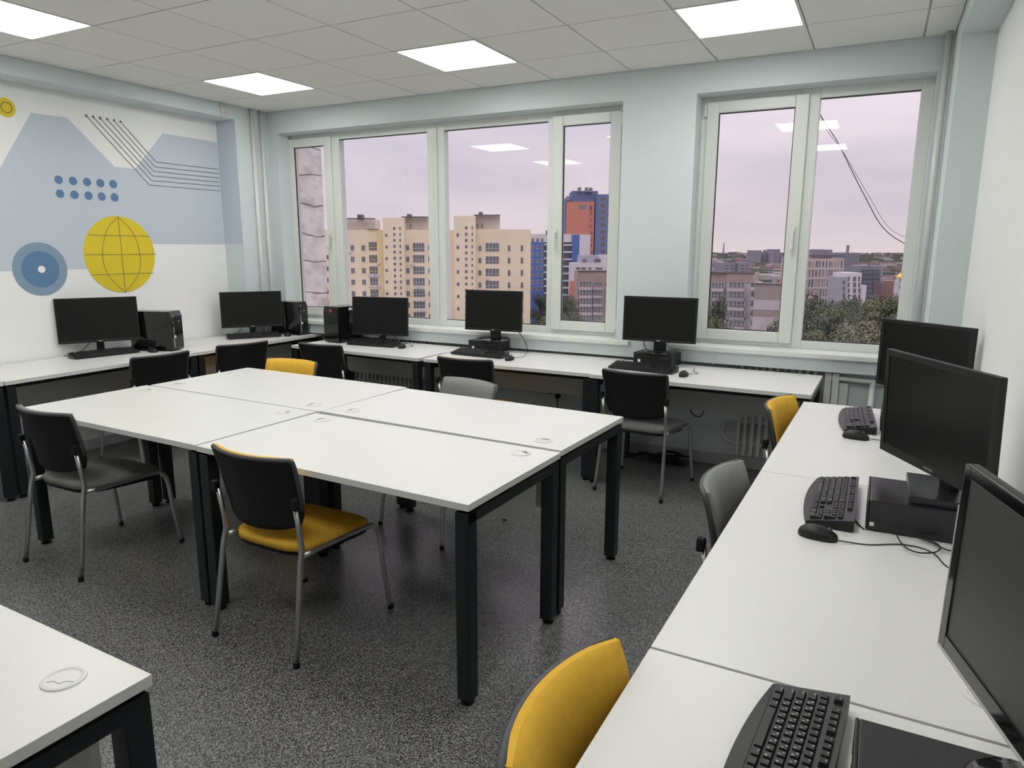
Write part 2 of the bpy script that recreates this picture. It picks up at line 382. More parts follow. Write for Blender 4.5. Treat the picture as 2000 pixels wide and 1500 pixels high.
b = MB(); b.box(-5.175, -5.125, YFR, YFR+.07, ZB, ZT, .004); b.box(-4.66, -4.53, YFR, YFR+.07, ZB, ZT, .004); b.box(-3.56, -3.385, YFR, YFR+.07, ZB, ZT, .004); b.box(-2.415, -2.31, YFR, YFR+.07, ZB, ZT, .004); b.box(-1.83, -1.749, YFR, YFR+.07, ZB, ZT, .004)
for x0, x1 in ((-5.125, -4.66), (-2.31, -1.83)): b.box(x0, x1, YFR, YFR+.07, ZB, ZB+.04, .004); b.box(x0, x1, YFR, YFR+.07, ZT-.05, ZT, .004)
for x0, x1 in ((-4.53, -3.56), (-3.385, -2.415)): b.box(x0, x1, YFR, YFR+.07, ZB, .961, .004); b.box(x0, x1, YFR, YFR+.07, 2.564, ZT, .004)
b.build('frame', M_FRAME, w1)
MB().box(-3.49, -3.455, YFR-.012, YFR, ZB, ZT, .004).build('cover_strip', M_FRAME, w1)
for x0, x1 in ((-4.543, -3.553), (-3.393, -2.409)): pane(w1, x0, x1, .961, 2.564, YFR)
sash(w1, -5.165, -4.615, .935, 2.597, (-5.078, -4.700, 1.0105, 2.5185), hx=-4.655)
sash(w1, -2.365, -1.805, .935, 2.597, (-2.280, -1.892, 1.0105, 2.5185), hx=-2.325, hinge=-1.797)
MB().box(-5.12, -1.635, 5.062, YFR+.01, .868, .904, .006).build('window_sill', M_FRAME, w1)
w2 = inst('window_2', None, None, (0, 0, 0)); struct(w2)
b = MB(); b.box(-1.221, -1.15, YFR, YFR+.07, ZB, ZT, .004); b.box(-.57, -.45, YFR, YFR+.07, ZB, ZT, .004); b.box(.125, .196, YFR, YFR+.07, ZB, ZT, .004)
b.box(-1.15, -.57, YFR, YFR+.07, ZB, ZB+.04, .004); b.box(-1.15, -.57, YFR, YFR+.07, ZT-.05, ZT, .004); b.box(-.45, .125, YFR, YFR+.07, ZB, .961, .004); b.box(-.45, .125, YFR, YFR+.07, 2.564, ZT, .004)
b.build('frame', M_FRAME, w2)
pane(w2, -.464, .131, .961, 2.564, YFR)
sash(w2, -1.182, -.515, .935, 2.597, (-1.100, -.600, 1.0105, 2.5185), hx=-.555, hinge=-1.19)
MB().box(-1.33, .26, 5.062, YFR+.01, .868, .904, .006).build('window_sill', M_FRAME, w2)

# ------------------------------------------------------------------ pipes, radiators, sockets
def riser(x, y, r, label, z0=.02):
    return tag(MB().tube([(x, y, z0), (x, y, CEIL-.0005)], r, 14).build('heating_riser', M_PAINTW), label, 'pipe', 'heating risers')
riser(-5.213, 4.895, .017, 'white vertical heating pipe on the pilaster, the one nearer the mural')
riser(-5.213, 5.005, .016, 'white vertical heating pipe on the pilaster, the one nearer the window')
riser(.232, 5.03, .019, 'white vertical heating pipe right beside the two-pane window', .85)
def radiator(x0, x1, z0, z1, y, label, loop):
    t = thing('radiator', label, 'radiator', ((x0+x1)/2, y, z0)); cx = (x0+x1)/2; n = int((x1-x0)/.0465)
    me = MB().box(-.0115, .0115, -.018, .018, 0, z1-z0, .003).mesh('slat', M_RADI)
    for k in range(n+1): inst('slat', me, t, (x0+(x1-x0)*k/n-cx, 0, 0))
    for z in (.085, .25, z1-z0-.09): MB().tube([(x0-cx-.02, .008, z), (x1-cx+.02, .008, z)], .015, 10).build('cross_tube', M_RADI, t)
    if loop:
        s = loop; xx = x0-cx if s < 0 else x1-cx; a, c = .085, .25
        MB().tube([(xx, .008, c)]+[(xx+s*(.04+(c-a)/2*math.sin(R(q))), .008, (a+c)/2+(c-a)/2*math.cos(R(q))) for q in range(0, 181, 15)]+[(xx, .008, a)], .015, 10).build('loop_pipe', M_RADI, t)
    return t
xa = ony(1440, 850, 5.15).x; xb = ony(1592, 730, 5.15).x
radiator(xa, xb, .105, .772, 5.188, 'grey slatted radiator with a bent pipe loop beneath the two-pane window', -1)
radiator(ony(668, 700, 5.15).x, ony(838, 760, 5.15).x, .105, .765, 5.188, 'grey slatted radiator in shadow beneath the four-pane window', 0)
t = thing('heating_pipe_run', 'white heating pipes and flat bars low on the wall under the two-pane window', 'pipe', (0, 5.16, 0))
p0, p1 = ony(1620, 748, 5.15).x, ony(1760, 764, 5.15).x
for u in (1617, 1632): x = ony(u, 745, 5.15).x; MB().box(x-.021, x+.021, -.02, .02, .10, .772, .004).build('flat_bar', M_RADI, t)
MB().tube([(p0, .0, .735), (min(p1, .24), .0, .72)], .017, 12).build('pipe', M_RADI, t)
x = ony(1701, 780, 5.15).x; MB().tube([(x, 0, .05), (x, 0, .725)], .017, 12).build('pipe', M_RADI, t)
x = ony(1646, 770, 5.15).x; MB().box(x-.03, x+.028, .015, .05, .50, .70, .004).build('cover_box', M_RADI, t)
def socket(name, label, loc, rz, m_, cord=None, double=False):
    t = thing(name, label, 'socket', loc, rz)
    h = .07 if double else .04
    b = MB(); b.box(-.04, .04, -.022, 0, -h, h, .006); b.build('plate', m_, t)
    for z in ((-.035, .035) if double else (0,)):
        b = MB(); b.lathe([(0, 0), (.022, 0), (.022, .003), (.018, .003), (.017, -.004), (0, -.004)], n=20); o = b.build('outlet_ring', M_SILVER, t, loc=(0, -.0215, z), rot=(R(90), 0, 0))
    return t
socket('wall_socket', 'small white double wall socket at the end of the ceiling beam by the mural', (COLX+.0005, 4.60, 2.765), R(90), M_PAINTW, double=True).scale = (.85, .85, .85)
p = ony(1093, 772, YLOW)
so = socket('wall_socket', 'low wall socket with a black plug under the window desks', (p.x, YLOW-.0005, p.z), 0, M_PAINTW)
b = MB(); b.tube([(0, -.022, 0), (0, -.055, 0)], .02, 12); b.tube(bez([(0, -.05, -.005), (.005, -.055, -.06), (.01, -.05, -.18), (.0, -.04, -.36)], 6), .004, 6); b.build('plug', M_CORD, so)

# ------------------------------------------------------------------ desks
DH = .76
def leg_mesh(h):
    b = MB(); b.box(-.0275, .0275, -.0275, .0275, .02, h, .003); return b.mesh('leg', M_LEG)
me_foot = MB().lathe([(0, 0), (.024, 0), (.024, .008), (.012, .012), (.012, .022), (0, .022)], n=16).mesh('foot', M_BLK)
gb = MB(); gb.lathe([(.030, 0), (.041, 0), (.040, .003), (.034, .0045), (.030, .0025)], n=28); me_gr = gb.mesh('grommet', M_GROM)
gb = MB(); gb.lathe([(0, .001), (.0305, .001), (.0305, .0022), (0, .0022)], n=28); me_cap = gb.mesh('grommet_cap', M_GROM)
gb = MB(); gb.poly([(.026*math.cos(R(a)), .026*math.sin(R(a)), .0026) for a in range(-60, 61, 15)]); me_slot = gb.mesh('grommet_slot', M_SLOT)
gb = MB(); gb.tube([(.012, -.026, .0022), (.010, -.012, .0022), (.018, 0, .0022), (.010, .012, .0022), (.012, .026, .0022)], .0011, 6); me_ridge = gb.mesh('grommet_slot', M_SILVER)
def desk(label, cx, cy, rz, w, d, h=DH, grom=(1, 1), rot_g=(0, 0), notch=None, group=None, panel=True, closed=False):
    t = thing('desk', label, 'desk', (cx, cy, 0), R(rz), group)
    if notch:
        nx, ny = notch                          # corner cut at +x, +y
        o = [(-w/2, -d/2), (w/2, -d/2), (w/2, d/2-ny), (w/2-nx, d/2-ny), (w/2-nx, d/2), (-w/2, d/2)]
        MB().prism([(x, y, h-.025) for x, y in o], (0, 0, .025)).build('table_top', M_TOP, t)
    else: MB().box(-w/2, w/2, -d/2, d/2, h-.025, h, .0012).build('table_top', M_TOP, t)
    lm_ = leg_mesh(h-.037)
    for sx in (-1, 1):
        for sy in (-1, 1):
            yy = sy*(d/2-.033)
            if notch and sx > 0 and sy > 0: yy = d/2-notch[1]-.05
            L = inst('leg', lm_, t, (sx*(w/2-.032), yy, 0)); inst('foot', me_foot, L)
        y1 = d/2-.006 if not (notch and sx > 0) else d/2-notch[1]-.025
        x = sx*(w/2-.032); MB().box(x-.0275, x+.0275, -d/2+.006, y1, h-.077, h-.037, .003).build('end_rail', M_LEG, t)
        MB().box(x-.018, x+.018, -d/2+.03, y1-.03, h-.037, h-.025).build('spacer', M_BLK, t)
    for y in (-d/2+.12, (d/2-.16) if not notch else d/2-notch[1]-.12): MB().box(-w/2+.06, w/2-.06, y-.02, y+.02, h-.065, h-.025).build('cross_rail', M_LEG, t)
    if panel:
        x1 = w/2-.075; y = d/2-.085 if not notch else d/2-notch[1]-.06; z0, z1 = h-.305, h-.066; r = .045
        o = [(-x1, z1), (-x1, z0+r)]+[(-x1+r-r*math.cos(R(a)), z0+r-r*math.sin(R(a))) for a in (30, 60, 90)]+[(x1-r+r*math.sin(R(a)), z0+r-r*math.cos(R(a))) for a in (0, 30, 60, 90)]+[(x1, z1)]
        MB().prism([(x, y-.009, z) for x, z in o], (0, .018, 0)).build('modesty_panel', M_PANEL, t)
    for sx, g, ra in ((-1, grom[0], rot_g[0]), (1, grom[1], rot_g[1])):
        if g:
            G = inst('grommet', me_gr, t, (sx*(w/2-.135), d/2-.095, h)); C = inst('grommet_cap', me_cap, G, rot=R(ra)); C.location = (0, 0, 0)
            inst('grommet_slot', me_ridge if closed else me_slot, G, (0, 0, .0), R(ra))
    return t
CG = 'four desks pushed together in the middle'
desk('white desk of the middle block with the yellow chair at its front edge', -1.822, 2.270, -2.4, 1.392, .70, rot_g=(160, 60), group=CG)
desk('white desk of the middle block with the dark grey chair at its front edge', -3.240, 2.338, -1.8, 1.412, .72, rot_g=(40, 20), group=CG)
desk('white desk of the middle block with the grey chair tucked in on its window side', -1.797, 3.004, 177.0, 1.392, .70, rot_g=(-90, -10), group=CG)
desk('white desk of the middle block with the yellow chair tucked in on its window side', -3.203, 3.078, 178.0, 1.404, .735, rot_g=(0, -20), group=CG)
desk('separate white desk with a cable grommet, standing apart from the middle block', -1.928, .461, -1.5, 1.40, .70, rot_g=(0, -60), closed=True)
WG = 'desks in a row along the windows'
desk('white desk along the windows with its end at the radiator', -.975, 4.708, -1.0, 1.382, .72, grom=(0, 1), rot_g=(90, 90), group=WG)
desk('white desk along the windows in the middle of its row', -2.353, 4.746, 0, 1.362, .72, grom=(0, 1), rot_g=(90, 90), group=WG)
desk('white desk along the windows at the pipe corner, carrying the tower with the red sticker', -3.750, 4.763, -3.6, 1.385, .68, grom=(0, 1), group=WG)
RG = 'desks in a row along the plain white wall'
desk('white desk along the plain wall, the nearest to the two-pane window', .030, 3.424, -91.07, 1.402, .71, grom=(0, 0), group=RG)
desk('white desk along the plain wall in the middle of its row, under the violet-black PC', .004, 2.033, -91.07, 1.372, .71, grom=(0, 1), group=RG)
desk('white desk along the plain wall with the large-lettered keyboard and glossy monitor', -.022, .640, -91.07, 1.398, .71, grom=(0, 0), group=RG)
LG = 'desks in a row along the mural wall'
LH = .768
desk('white desk along the mural wall under the yellow globe', -5.113, 3.055, 90, 1.405, .70, LH, grom=(0, 0), group=LG)
desk('white desk along the mural wall ending in the window corner', -5.113, 4.478, 90, 1.425, .70, LH, grom=(0, 0), notch=(.50, .285), group=LG)
desk('white desk along the mural wall mostly out of view, before the yellow globe', -5.113, 1.64, 90, 1.405, .70, LH, grom=(0, 0), group=LG)

# ------------------------------------------------------------------ chairs (sitter faces +Y)
def chair_meshes():
    D = {}
    def S(u, v, off=0):
        x = u*(.207+.018*v); z = .528+.292*v-.016*(1-u*u)*(1-v)
        y = -.192-.030*v-.030*v*v+.060*u*u-.040*(1-.0)*0
        return Vector((x, y-.018+off, z))
    nu, nv = 18, 16
    def shell(o0, o1, su, v0, v1, puff=0):
        b = MB(); us = [-su+2*su*k/nu for k in range(nu+1)]; vs_ = [v0+(v1-v0)*k/nv for k in range(nv+1)]
        rnd = lambda u, v: (u, v)
        def corner(u, v):
            # round the outline corners
            uu, vv = u/su, (v-v0)/(v1-v0)*2-1
            k = max(0, abs(uu)+abs(vv)-1.62)*(.35 if vv > 0 else 1); return u*(1-.55*k*.35), v-(math.copysign(k*.09, vv))
        A = [[S(*corner(u, v), o0) for u in us] for v in vs_]
        def front(u, v):
            uu, vv = u/su, (v-v0)/(v1-v0)*2-1
            return S(*corner(u*.985, v), o1+puff*(1-uu**8)*(1-vv**8))
        B = [[front(u, v) for u in us] for v in vs_]
        VA = b.grid(A); VB = b.grid(B)
        def stitch(a, c):
            for k in range(len(a)-1): b.bm.faces.new((a[k], a[k+1], c[k+1], c[k])).smooth = False
        stitch(VA[0], VB[0]); stitch(VA[-1], VB[-1]); stitch([r[0] for r in VA], [r[0] for r in VB]); stitch([r[-1] for r in VA], [r[-1] for r in VB])
        return b
    D['shell'] = shell(-.012, 0, 1, 0, 1)
    # raised rim around the shell
    b = MB(); path = [S(-1+.02, v) for v in [k/8 for k in range(2, 8)]]+[S(-.97, .965)]+[S(u, .985) for u in [-.93+1.86*k/14 for k in range(15)]]+[S(.97, .965)]+[S(1-.02, v) for v in [k/8 for k in range(7, 1, -1)]]
    b.tube([p+Vector((0, -.006, 0)) for p in path], .0092, 8); D['rim'] = b
    D['pad'] = shell(.001, .015, .965, .02, 1.012, puff=.022)
    # seat pad and under-shell
    def outline(w0, w1, y0, y1, n=40, e=4.2):
        pts = []
        for k in range(n):
            a = 2*math.pi*k/n; c, s = math.cos(a), math.sin(a)
            px = math.copysign(abs(c)**(2/e), c); py = math.copysign(abs(s)**(2/e), s)
            t_ = (py+1)/2; pts.append((px*(w0+(w1-w0)*t_), y0+(y1-y0)*t_))
        return pts
    def crown(x, y): return .455+.012*(-y/.25)+.010*(1-(x/.23)**2)*(1-(y/.25)**2)-.018*max(0, (y-.14)/.12)**2
    b = MB(); rows = []
    for sc, dz in ((1, -.034), (1.0, -.012), (.985, -.003), (.93, .004), (.7, .008), (.4, .010), (.1, .011)):
        rows.append([Vector((x*sc, .02+(y-.02)*sc, crown(x*sc, y*sc)+dz-.008)) for x, y in outline(.206, .232, -.195, .255)])
    V = b.grid(rows, closed=True); b.bm.faces.new(V[-1]).smooth = True; b.bm.faces.new(V[0][::-1]); D['seat'] = b
    b = MB(); rows = []
    for sc, z in ((.80, -.062), (.95, -.055), (.985, -.036)):
        rows.append([Vector((x*sc, .02+(y-.02)*sc, crown(x, y)+z-.008)) for x, y in outline(.206, .232, -.195, .255)])
    V = b.grid(rows, closed=True); b.bm.faces.new(V[-1]); b.bm.faces.new(V[0][::-1]); D['seat_shell'] = b
    for s, n_ in ((-1, 'l'), (1, 'r')):
        b = MB(); b.tube([(s*.232, -.268, .012), (s*.217, -.205, .40), (s*.214, -.190, .455), (s*.213, -.196, .52), (s*.214, -.213, .635)], [.0115, .0115, .0115, .0105, .0105], 10); D['rear'+n_] = b
        b = MB(); b.tube(bez([(s*.262, .268, .012), (s*.250, .245, .20), (s*.243, .232, .35), (s*.238, .205, .408), (s*.226, .15, .418), (s*.214, -.185, .425)], 5), .0115, 10); D['front'+n_] = b
        b = MB(); b.box(s*.222-.014, s*.222+.014, -.232, -.205, .622, .668, .006); D['brk'+n_] = b
    b = MB(); b.lathe([(0, 0), (.0135, 0), (.013, .022), (0, .022)], n=10); D['cap'] = b
    return D
_D = chair_meshes()
CM = {k: v.mesh('chair_'+k, [M_SHELL]) for k, v in _D.items()}
for k in CM:
    if k in ('rearl', 'rearr', 'frontl', 'frontr'): CM[k].materials[0] = M_CHROME
    if k == 'rim': CM[k].materials[0] = M_RIM
def colored(me, m_): c = me.copy(); c.materials[0] = m_; return c
CPAD = {'y': (colored(CM['pad'], M_YEL), colored(CM['seat'], M_YEL)), 'g': (colored(CM['pad'], M_GRY), colored(CM['seat'], M_GRY))}
def chair(label, cx, cy, rz, c, group=None):
    t = thing('chair', label, 'chair', (cx, cy, 0), R(rz), group)
    bk = inst('backrest', CM['shell'], t); inst('backrest_rim', CM['rim'], bk); inst('backrest_pad', CPAD[c][0], bk)
    inst('seat_pad', CPAD[c][1], t); inst('seat_shell', CM['seat_shell'], t)
    for n_, s in (('l', -1), ('r', 1)):
        L = inst('leg', CM['rear'+n_], t); inst('foot_cap', CM['cap'], L, (s*.2325, -.2695, 0))
        L = inst('leg', CM['front'+n_], t); inst('foot_cap', CM['cap'], L, (s*.2625, .269, 0))
        inst('bracket', CM['brk'+n_], t)
    return t
chair('yellow padded chair with black back, pulled out at the near side of the middle desks', -2.090, 2.072, -1.5, 'y')
chair('dark grey padded chair with black back, at the near side of the middle desks', -3.540, 2.115, 0, 'g')
chair('grey padded chair facing the desk under the yellow globe', -4.845, 3.36, 83.5, 'g')
chair('chair with a yellow edge facing the mural-wall desk in the window corner', -4.79, 4.10, 76, 'y')
chair('grey padded chair in front of the window desk with the red-stickered tower', -4.005, 4.53, 2.5, 'g')
chair('yellow padded chair tucked in on the window side of the middle desks', -3.560, 3.352, 183, 'y')
chair('light grey padded chair tucked in on the window side of the middle desks', -2.145, 3.288, 166, 'g')
chair('chair with a yellow-rimmed black back at the middle window desk', -2.585, 4.45, 3, 'y')
chair('grey padded chair at the window desk next to the radiator with the pipe loop', -1.318, 4.492, -4.5, 'g')
chair('small-looking yellow chair at the plain-wall desk nearest the two-pane window', -.178, 3.745, -99, 'y')
chair('grey chair tucked under the middle desk of the plain-wall row', -.203, 2.402, -95, 'g')
chair('yellow chair tucked under the plain-wall desk with the large-lettered keyboard', -.212, 1.028, -94, 'y')

# ------------------------------------------------------------------ computers
def kb_keys():
    U = .0193; rows = []
    x0 = -11.25*U
    def add(r, x, w, lab_, h=1): rows.append((x0+(x+w/2)*U, r, w*U-.0032, h*U-.0036, lab_))
    add(0, 0, 1, 'Esc')
    for k in range(12): add(0, 2+k+(.5 if k > 3 else 0)+(.5 if k > 7 else 0), 1, 'F%d' % (k+1))
    for k, s in enumerate('`1234567890-='): add(1, k, 1, s)
    add(1, 13, 2, '←')
    add(2, 0, 1.5, 'Tab')
    for k, s in enumerate('QWERTYUIOP[]'): add(2, 1.5+k, 1, s)
    add(2, 13.5, 1.5, '\\'); add(3, 0, 1.75, 'Caps')
    for k, s in enumerate("ASDFGHJKL;'"): add(3, 1.75+k, 1, s)
    add(3, 12.75, 2.25, 'Enter'); add(4, 0, 2.25, 'Shift')
    for k, s in enumerate('ZXCVBNM,./'): add(4, 2.25+k, 1, s)
    add(4, 12.25, 2.75, 'Shift')
    for x, w, s in ((0, 1.25, 'Ctrl'), (1.25, 1.25, ''), (2.5, 1.25, 'Alt'), (3.75, 6.25, ''), (10, 1.25, 'Alt'), (11.25, 1.25, ''), (12.5, 1.25, ''), (13.75, 1.25, 'Ctrl')): add(5, x, w, s)
    for r, l in ((0, ('', '', '')), (1, ('Ins', 'Hm', 'Up')), (2, ('Del', 'End', 'Dn'))):
        for k in range(3): add(r, 15.25+k, 1, l[k])
    add(4, 16.25, 1, '')
    for k in range(3): add(5, 15.25+k, 1, '')
    for r, l in ((1, '•/*-'), (2, '789'), (3, '456'), (4, '123')):
        for k, s in enumerate(l): add(r, 18.5+k, 1, s)
    add(5, 18.5, 2, '0'); add(5, 20.5, 1, '.')
    rows.append((x0+22*U, 2.5, U-.0032, 2*U-.0036, '+')); rows.append((x0+22*U, 4.5, U-.0032, 2*U-.0036, ''))
    return rows, U
KEYS, KU = kb_keys()
CYR = dict(zip("QWERTYUIOP[]ASDFGHJKL;'ZXCVBNM,.", "ЙЦУКЕНГШЩЗХЪФЫВАПРОЛДЖЭЯЧСМИТЬБЮ"))
def key_pos(r): return .066-r*KU-(.004 if r > .9 else 0)
def key_z(y): return .0195+.164*(y+.046)
def kb_base(bow):
    b = MB(); n = 24; f = []; B = []
    for k in range(n+1):
        x = -.234+.468*k/n; f.append((x, -.052-bow*(1-(x/.234)**2))); B.append((x, .082))
    top = []; 
    o = f+B[::-1]
    b.prism([(x, y, .003) for x, y in o], (0, 0, .011))
    # sloped top deck
    b.prism([(-.234, -.052, .0135), (-.234, .082, .0135), (-.234, .082, .0375), (-.234, -.046, .0165)], (.468, 0, 0))
    V = [[Vector((x, y, .0138)) for x, y in f], [Vector((x, max(y+.010, -.0475), .0165)) for x, y in f]]
    b.grid(V, smooth=False)
    for x in (-.2, .2): b.box(x-.012, x+.012, .06, .072, 0, .004); b.box(x-.012, x+.012, -.048, -.038, 0, .004)
    return b
KBM = {0: kb_base(.004).mesh('keyboard_base', M_BLK), 1: kb_base(.022).mesh('keyboard_base', M_BLK)}
kcache = {}
def key_mesh(w, h):
    k = (round(w, 4), round(h, 4))
    if k not in kcache:
        b = MB(); z = .0085; q = .0018
        A = [(-w/2, -h/2, 0), (w/2, -h/2, 0), (w/2, h/2, 0), (-w/2, h/2, 0)]; B = [(-w/2+q, -h/2+q*.6, z), (w/2-q, -h/2+q*.6, z), (w/2-q, h/2-q*1.6, z), (-w/2+q, h/2-q*1.6, z)]
        va = [b.bm.verts.new(p) for p in A]; vb = [b.bm.verts.new(p) for p in B]
        b.bm.faces.new(va[::-1]); b.bm.faces.new(vb)
        for i in range(4): b.bm.faces.new((va[i], va[(i+1) % 4], vb[(i+1) % 4], vb[i]))
        kcache[k] = b.mesh('key', M_KEY)
    return kcache[k]
def joined_keys():
    b = MB()
    for x, r, w, h, s in KEYS:
        y = key_pos(r); z = key_z(y)-.004; b.box(x-w/2, x+w/2, y-h/2, y+h/2, z, z+.0085)
    return b.mesh('keys', M_KEY)
ME_KEYS = joined_keys(); ME_LEG = {}
def legends(big):
    if big in ME_LEG: return ME_LEG[big]
    b = MB()
    for x, r, w, h, s in KEYS:
        if not s: continue
        y = key_pos(r); z = key_z(y)-.004+.0087
        sz = .0062 if len(s) == 1 else .0042
        n = len(s)
        for i, ch in enumerate(s): put_text(b, ch, Matrix.Translation((x-w/2+.0055+i*sz*.55, y+.0028, z)), sz)
        if s in CYR: put_text(b, CYR[s], Matrix.Translation((x+.003, y-.0035, z)), .0055)
    ME_LEG[big] = b.mesh('key_legends', M_LIGHTMARK); return ME_LEG[big]
SLOPE = math.atan(.09)
def keyboard(label, x, y, z, rz, separate=False, bow=0, cord=None):
    t = thing('keyboard', label, 'keyboard', (x, y, z), R(rz), 'computer keyboards')
    inst('base', KBM[bow], t)
    if separate:
        for kx, r, w, h, s in KEYS:
            ky = key_pos(r); inst('key', key_mesh(w, h), t, (kx, ky, key_z(ky)-.004))
        stuff(inst('key_legends', legends(1), t))
    else: stuff(inst('keys', ME_KEYS, t))
    if cord: MB().tube(bez([Matrix.Rotation(-R(rz), 3, 'Z') @ (Vector(p)-Vector((x, y, z))) for p in cord], 6), .0022, 6).build('cord', M_CORD, t)
    return t
def mouse_mesh():
    b = MB(); rows = []; n = 20
    prof = [(0, .95), (.006, 1.0), (.014, .98), (.022, .90), (.029, .74), (.034, .50), (.037, .2)]
    for z, s in prof:
        r = []
        for k in range(n):
            a = 2*math.pi*k/n; c, q = math.cos(a), math.sin(a)
            px = .030*math.copysign(abs(c)**.8, c)*s*(1-.08*(q < 0)*0); py = .056*math.copysign(abs(q)**.85, q)*(s if s > .6 else s*1.05)
            r.append(Vector((px, py-.004*(1-s), z*(1-.22*max(0, py/.056)))))
        rows.append(r)
    V = b.grid(rows, closed=True); b.bm.faces.new(V[-1]); b.bm.faces.new(V[0][::-1]); return b
ME_MOUSE = mouse_mesh().mesh('mouse_shell', M_BLK)
ME_WHEEL = MB().tube([(-.004, .030, .0285), (.004, .030, .0285)], .0075, 14).mesh('wheel', M_RIM)
def mouse(label, x, y, z, rz, cord=None, r=.0018):
    t = thing('mouse', label, 'mouse', (x, y, z), R(rz), 'computer mice'); inst('shell', ME_MOUSE, t); inst('wheel', ME_WHEEL, t)
    if cord: MB().tube(bez([Matrix.Rotation(-R(rz), 3, 'Z') @ (Vector(p)-Vector((x, y, z))) for p in cord], 6), r, 6).build('cord', M_CORD, t)
    return t
def monitor(label, c, yaw, w, h, tilt, zsurf, base='round', mats=None, bez_=.016, brand=None, neckw=.045, gloss=False, screen=None, cable=None, depth=.035, lowbar=None, base_off=.06, base_rot=0):
    """c: centre of the front of the screen; faces local -Y"""
    ya = R(yaw); n = Vector((math.sin(ya), -math.cos(ya), 0))
    t = thing('monitor', label, 'monitor', (c[0], c[1], zsurf), ya, 'computer monitors'); zc = c[2]-zsurf
    mh = mats or M_BLK
    b = MB(); b.box(-w/2, w/2, 0, .016, -h/2, h/2, .004); b.box(-w*.33, w*.33, .014, depth, -h*.36, h*.30, .008)
    piv = b.build('housing', mh, t, loc=(0, 0, zc), rot=(R(-tilt), 0, 0))
    b = MB(); lb = lowbar or bez_*1.25
    b.box(-w/2+.0006, -w/2+bez_, -.0035, .002, -h/2+.0006, h/2-.0006, .0012); b.box(w/2-bez_, w/2-.0006, -.0035, .002, -h/2+.0006, h/2-.0006, .0012)
    b.box(-w/2+bez_, w/2-bez_, -.0035, .002, h/2-bez_, h/2-.0006, .0012); b.box(-w/2+bez_, w/2-bez_, -.0035, .002, -h/2+.0006, -h/2+lb, .0012)
    b.build('bezel', M_GLOSS if gloss else mh, piv)
    MB().box(-w/2+bez_-.001, w/2-bez_+.001, -.0012, .001, -h/2+lb-.001, h/2-bez_+.001).build('screen', screen or M_SCREEN, piv)
    if brand:
        b = MB(); sz = .0085
        for i, ch in enumerate(brand): put_text(b, ch, Matrix.Translation(((i-(len(brand)-1)/2)*sz*.78, -.0038, -h/2+lb*.5)) @ Matrix.Rotation(R(90), 4, 'X'), sz)
        b.build('brand_lettering', M_LIGHTMARK, piv)
    elif not gloss: MB().box(-.013, .013, -.0040, -.003, -h/2+lb*.38, -h/2+lb*.6).build('brand_mark', M_LIGHTMARK, piv)
    MB().box(w/2-bez_-.05, w/2-bez_-.02, -.0040, -.003, -h/2+lb*.45, -h/2+lb*.55).build('button_mark', M_RIM, piv)
    zb_ = zc-h/2+.01; o = base_off
    MB().prism([(-neckw/2*1.15, o-.011, .012), (neckw/2*1.15, o-.011, .012), (neckw/2*1.15, o+.016, .012), (-neckw/2*1.15, o+.016, .012)], (0, -.012, max(.05, zb_+.07-.012))).build('neck', mh, t)
    if base == 'round':
        b = MB(); V = []
        for s, z in ((1, 0), (1, .006), (.93, .012), (.5, .0145), (.1, .015)):
            V.append([Vector((.115*s*math.cos(2*math.pi*k/40), o-.012+.085*s*math.sin(2*math.pi*k/40), z)) for k in range(40)])
        g = b.grid(V, closed=True); b.bm.faces.new(g[-1]); b.bm.faces.new(g[0][::-1]); b.build('base', M_GLOSS, t)
    elif base == 'tiny': MB().box(-.07, .07, o-.03, o+.03, 0, .013, .005).build('base', mh, t)
    elif base == 'small': MB().box(-.09, .09, o-.035, o+.055, 0, .013, .005).build('base', mh, t)
    elif base == 'plate': MB().box(-.13, .13, -.105, .105, 0, .022, .003).build('base', M_CASEV, t, loc=(.0, o-.005, 0), rot=R(base_rot))
    elif base == 'rect': MB().box(-.11, .11, o-.10, o+.07, 0, .013, .005).build('base', mh, t)
    elif base == 'vee':
        for s in (-1, 1): MB().box(-.012, .012, -.16, .02, 0, .010, .003).build('base_arm', mh, t, loc=(0, o, 0), rot=R(38*s))
    if cable: MB().tube(bez([Matrix.Rotation(-ya, 3, 'Z') @ (Vector(p)-Vector((c[0], c[1], zsurf))) for p in cable], 6), .0032, 6).build('cable', M_CORD, t)
    return t
def desktop_pc(label, x, y, z, rz, w, d, h, m_=None, front_bits=True, text=None):
    """box PC lying flat; front is local -Y; origin: centre of base"""
    t = thing('desktop_computer', label, 'computer', (x, y, z), R(rz), 'small desktop computers')
    MB().box(-w/2, w/2, -d/2+.006, d/2, .003, h, .003).build('case', m_ or M_CASE, t)
    MB().box(-w/2, w/2, -d/2, -d/2+.006, .003, h, .002).build('front_panel', M_BLK, t)
    MB().box(-w/2+.035, -w/2+.055, -d/2-.0008, -d/2+.002, .022, .042).build('sticker', M_LIGHTMARK, t)
    MB().box(w/2-.09, w/2-.02, -d/2-.0006, -d/2+.002, h-.03, h-.024).build('drive_slot', M_RIM, t)
    for sx in (-1, 1):
        for sy in (-1, 1): MB().disc((sx*(w/2-.03), sy*(d/2-.03), 0), .01, 0, .004, 10).build('foot', M_BLK, t)
    return t
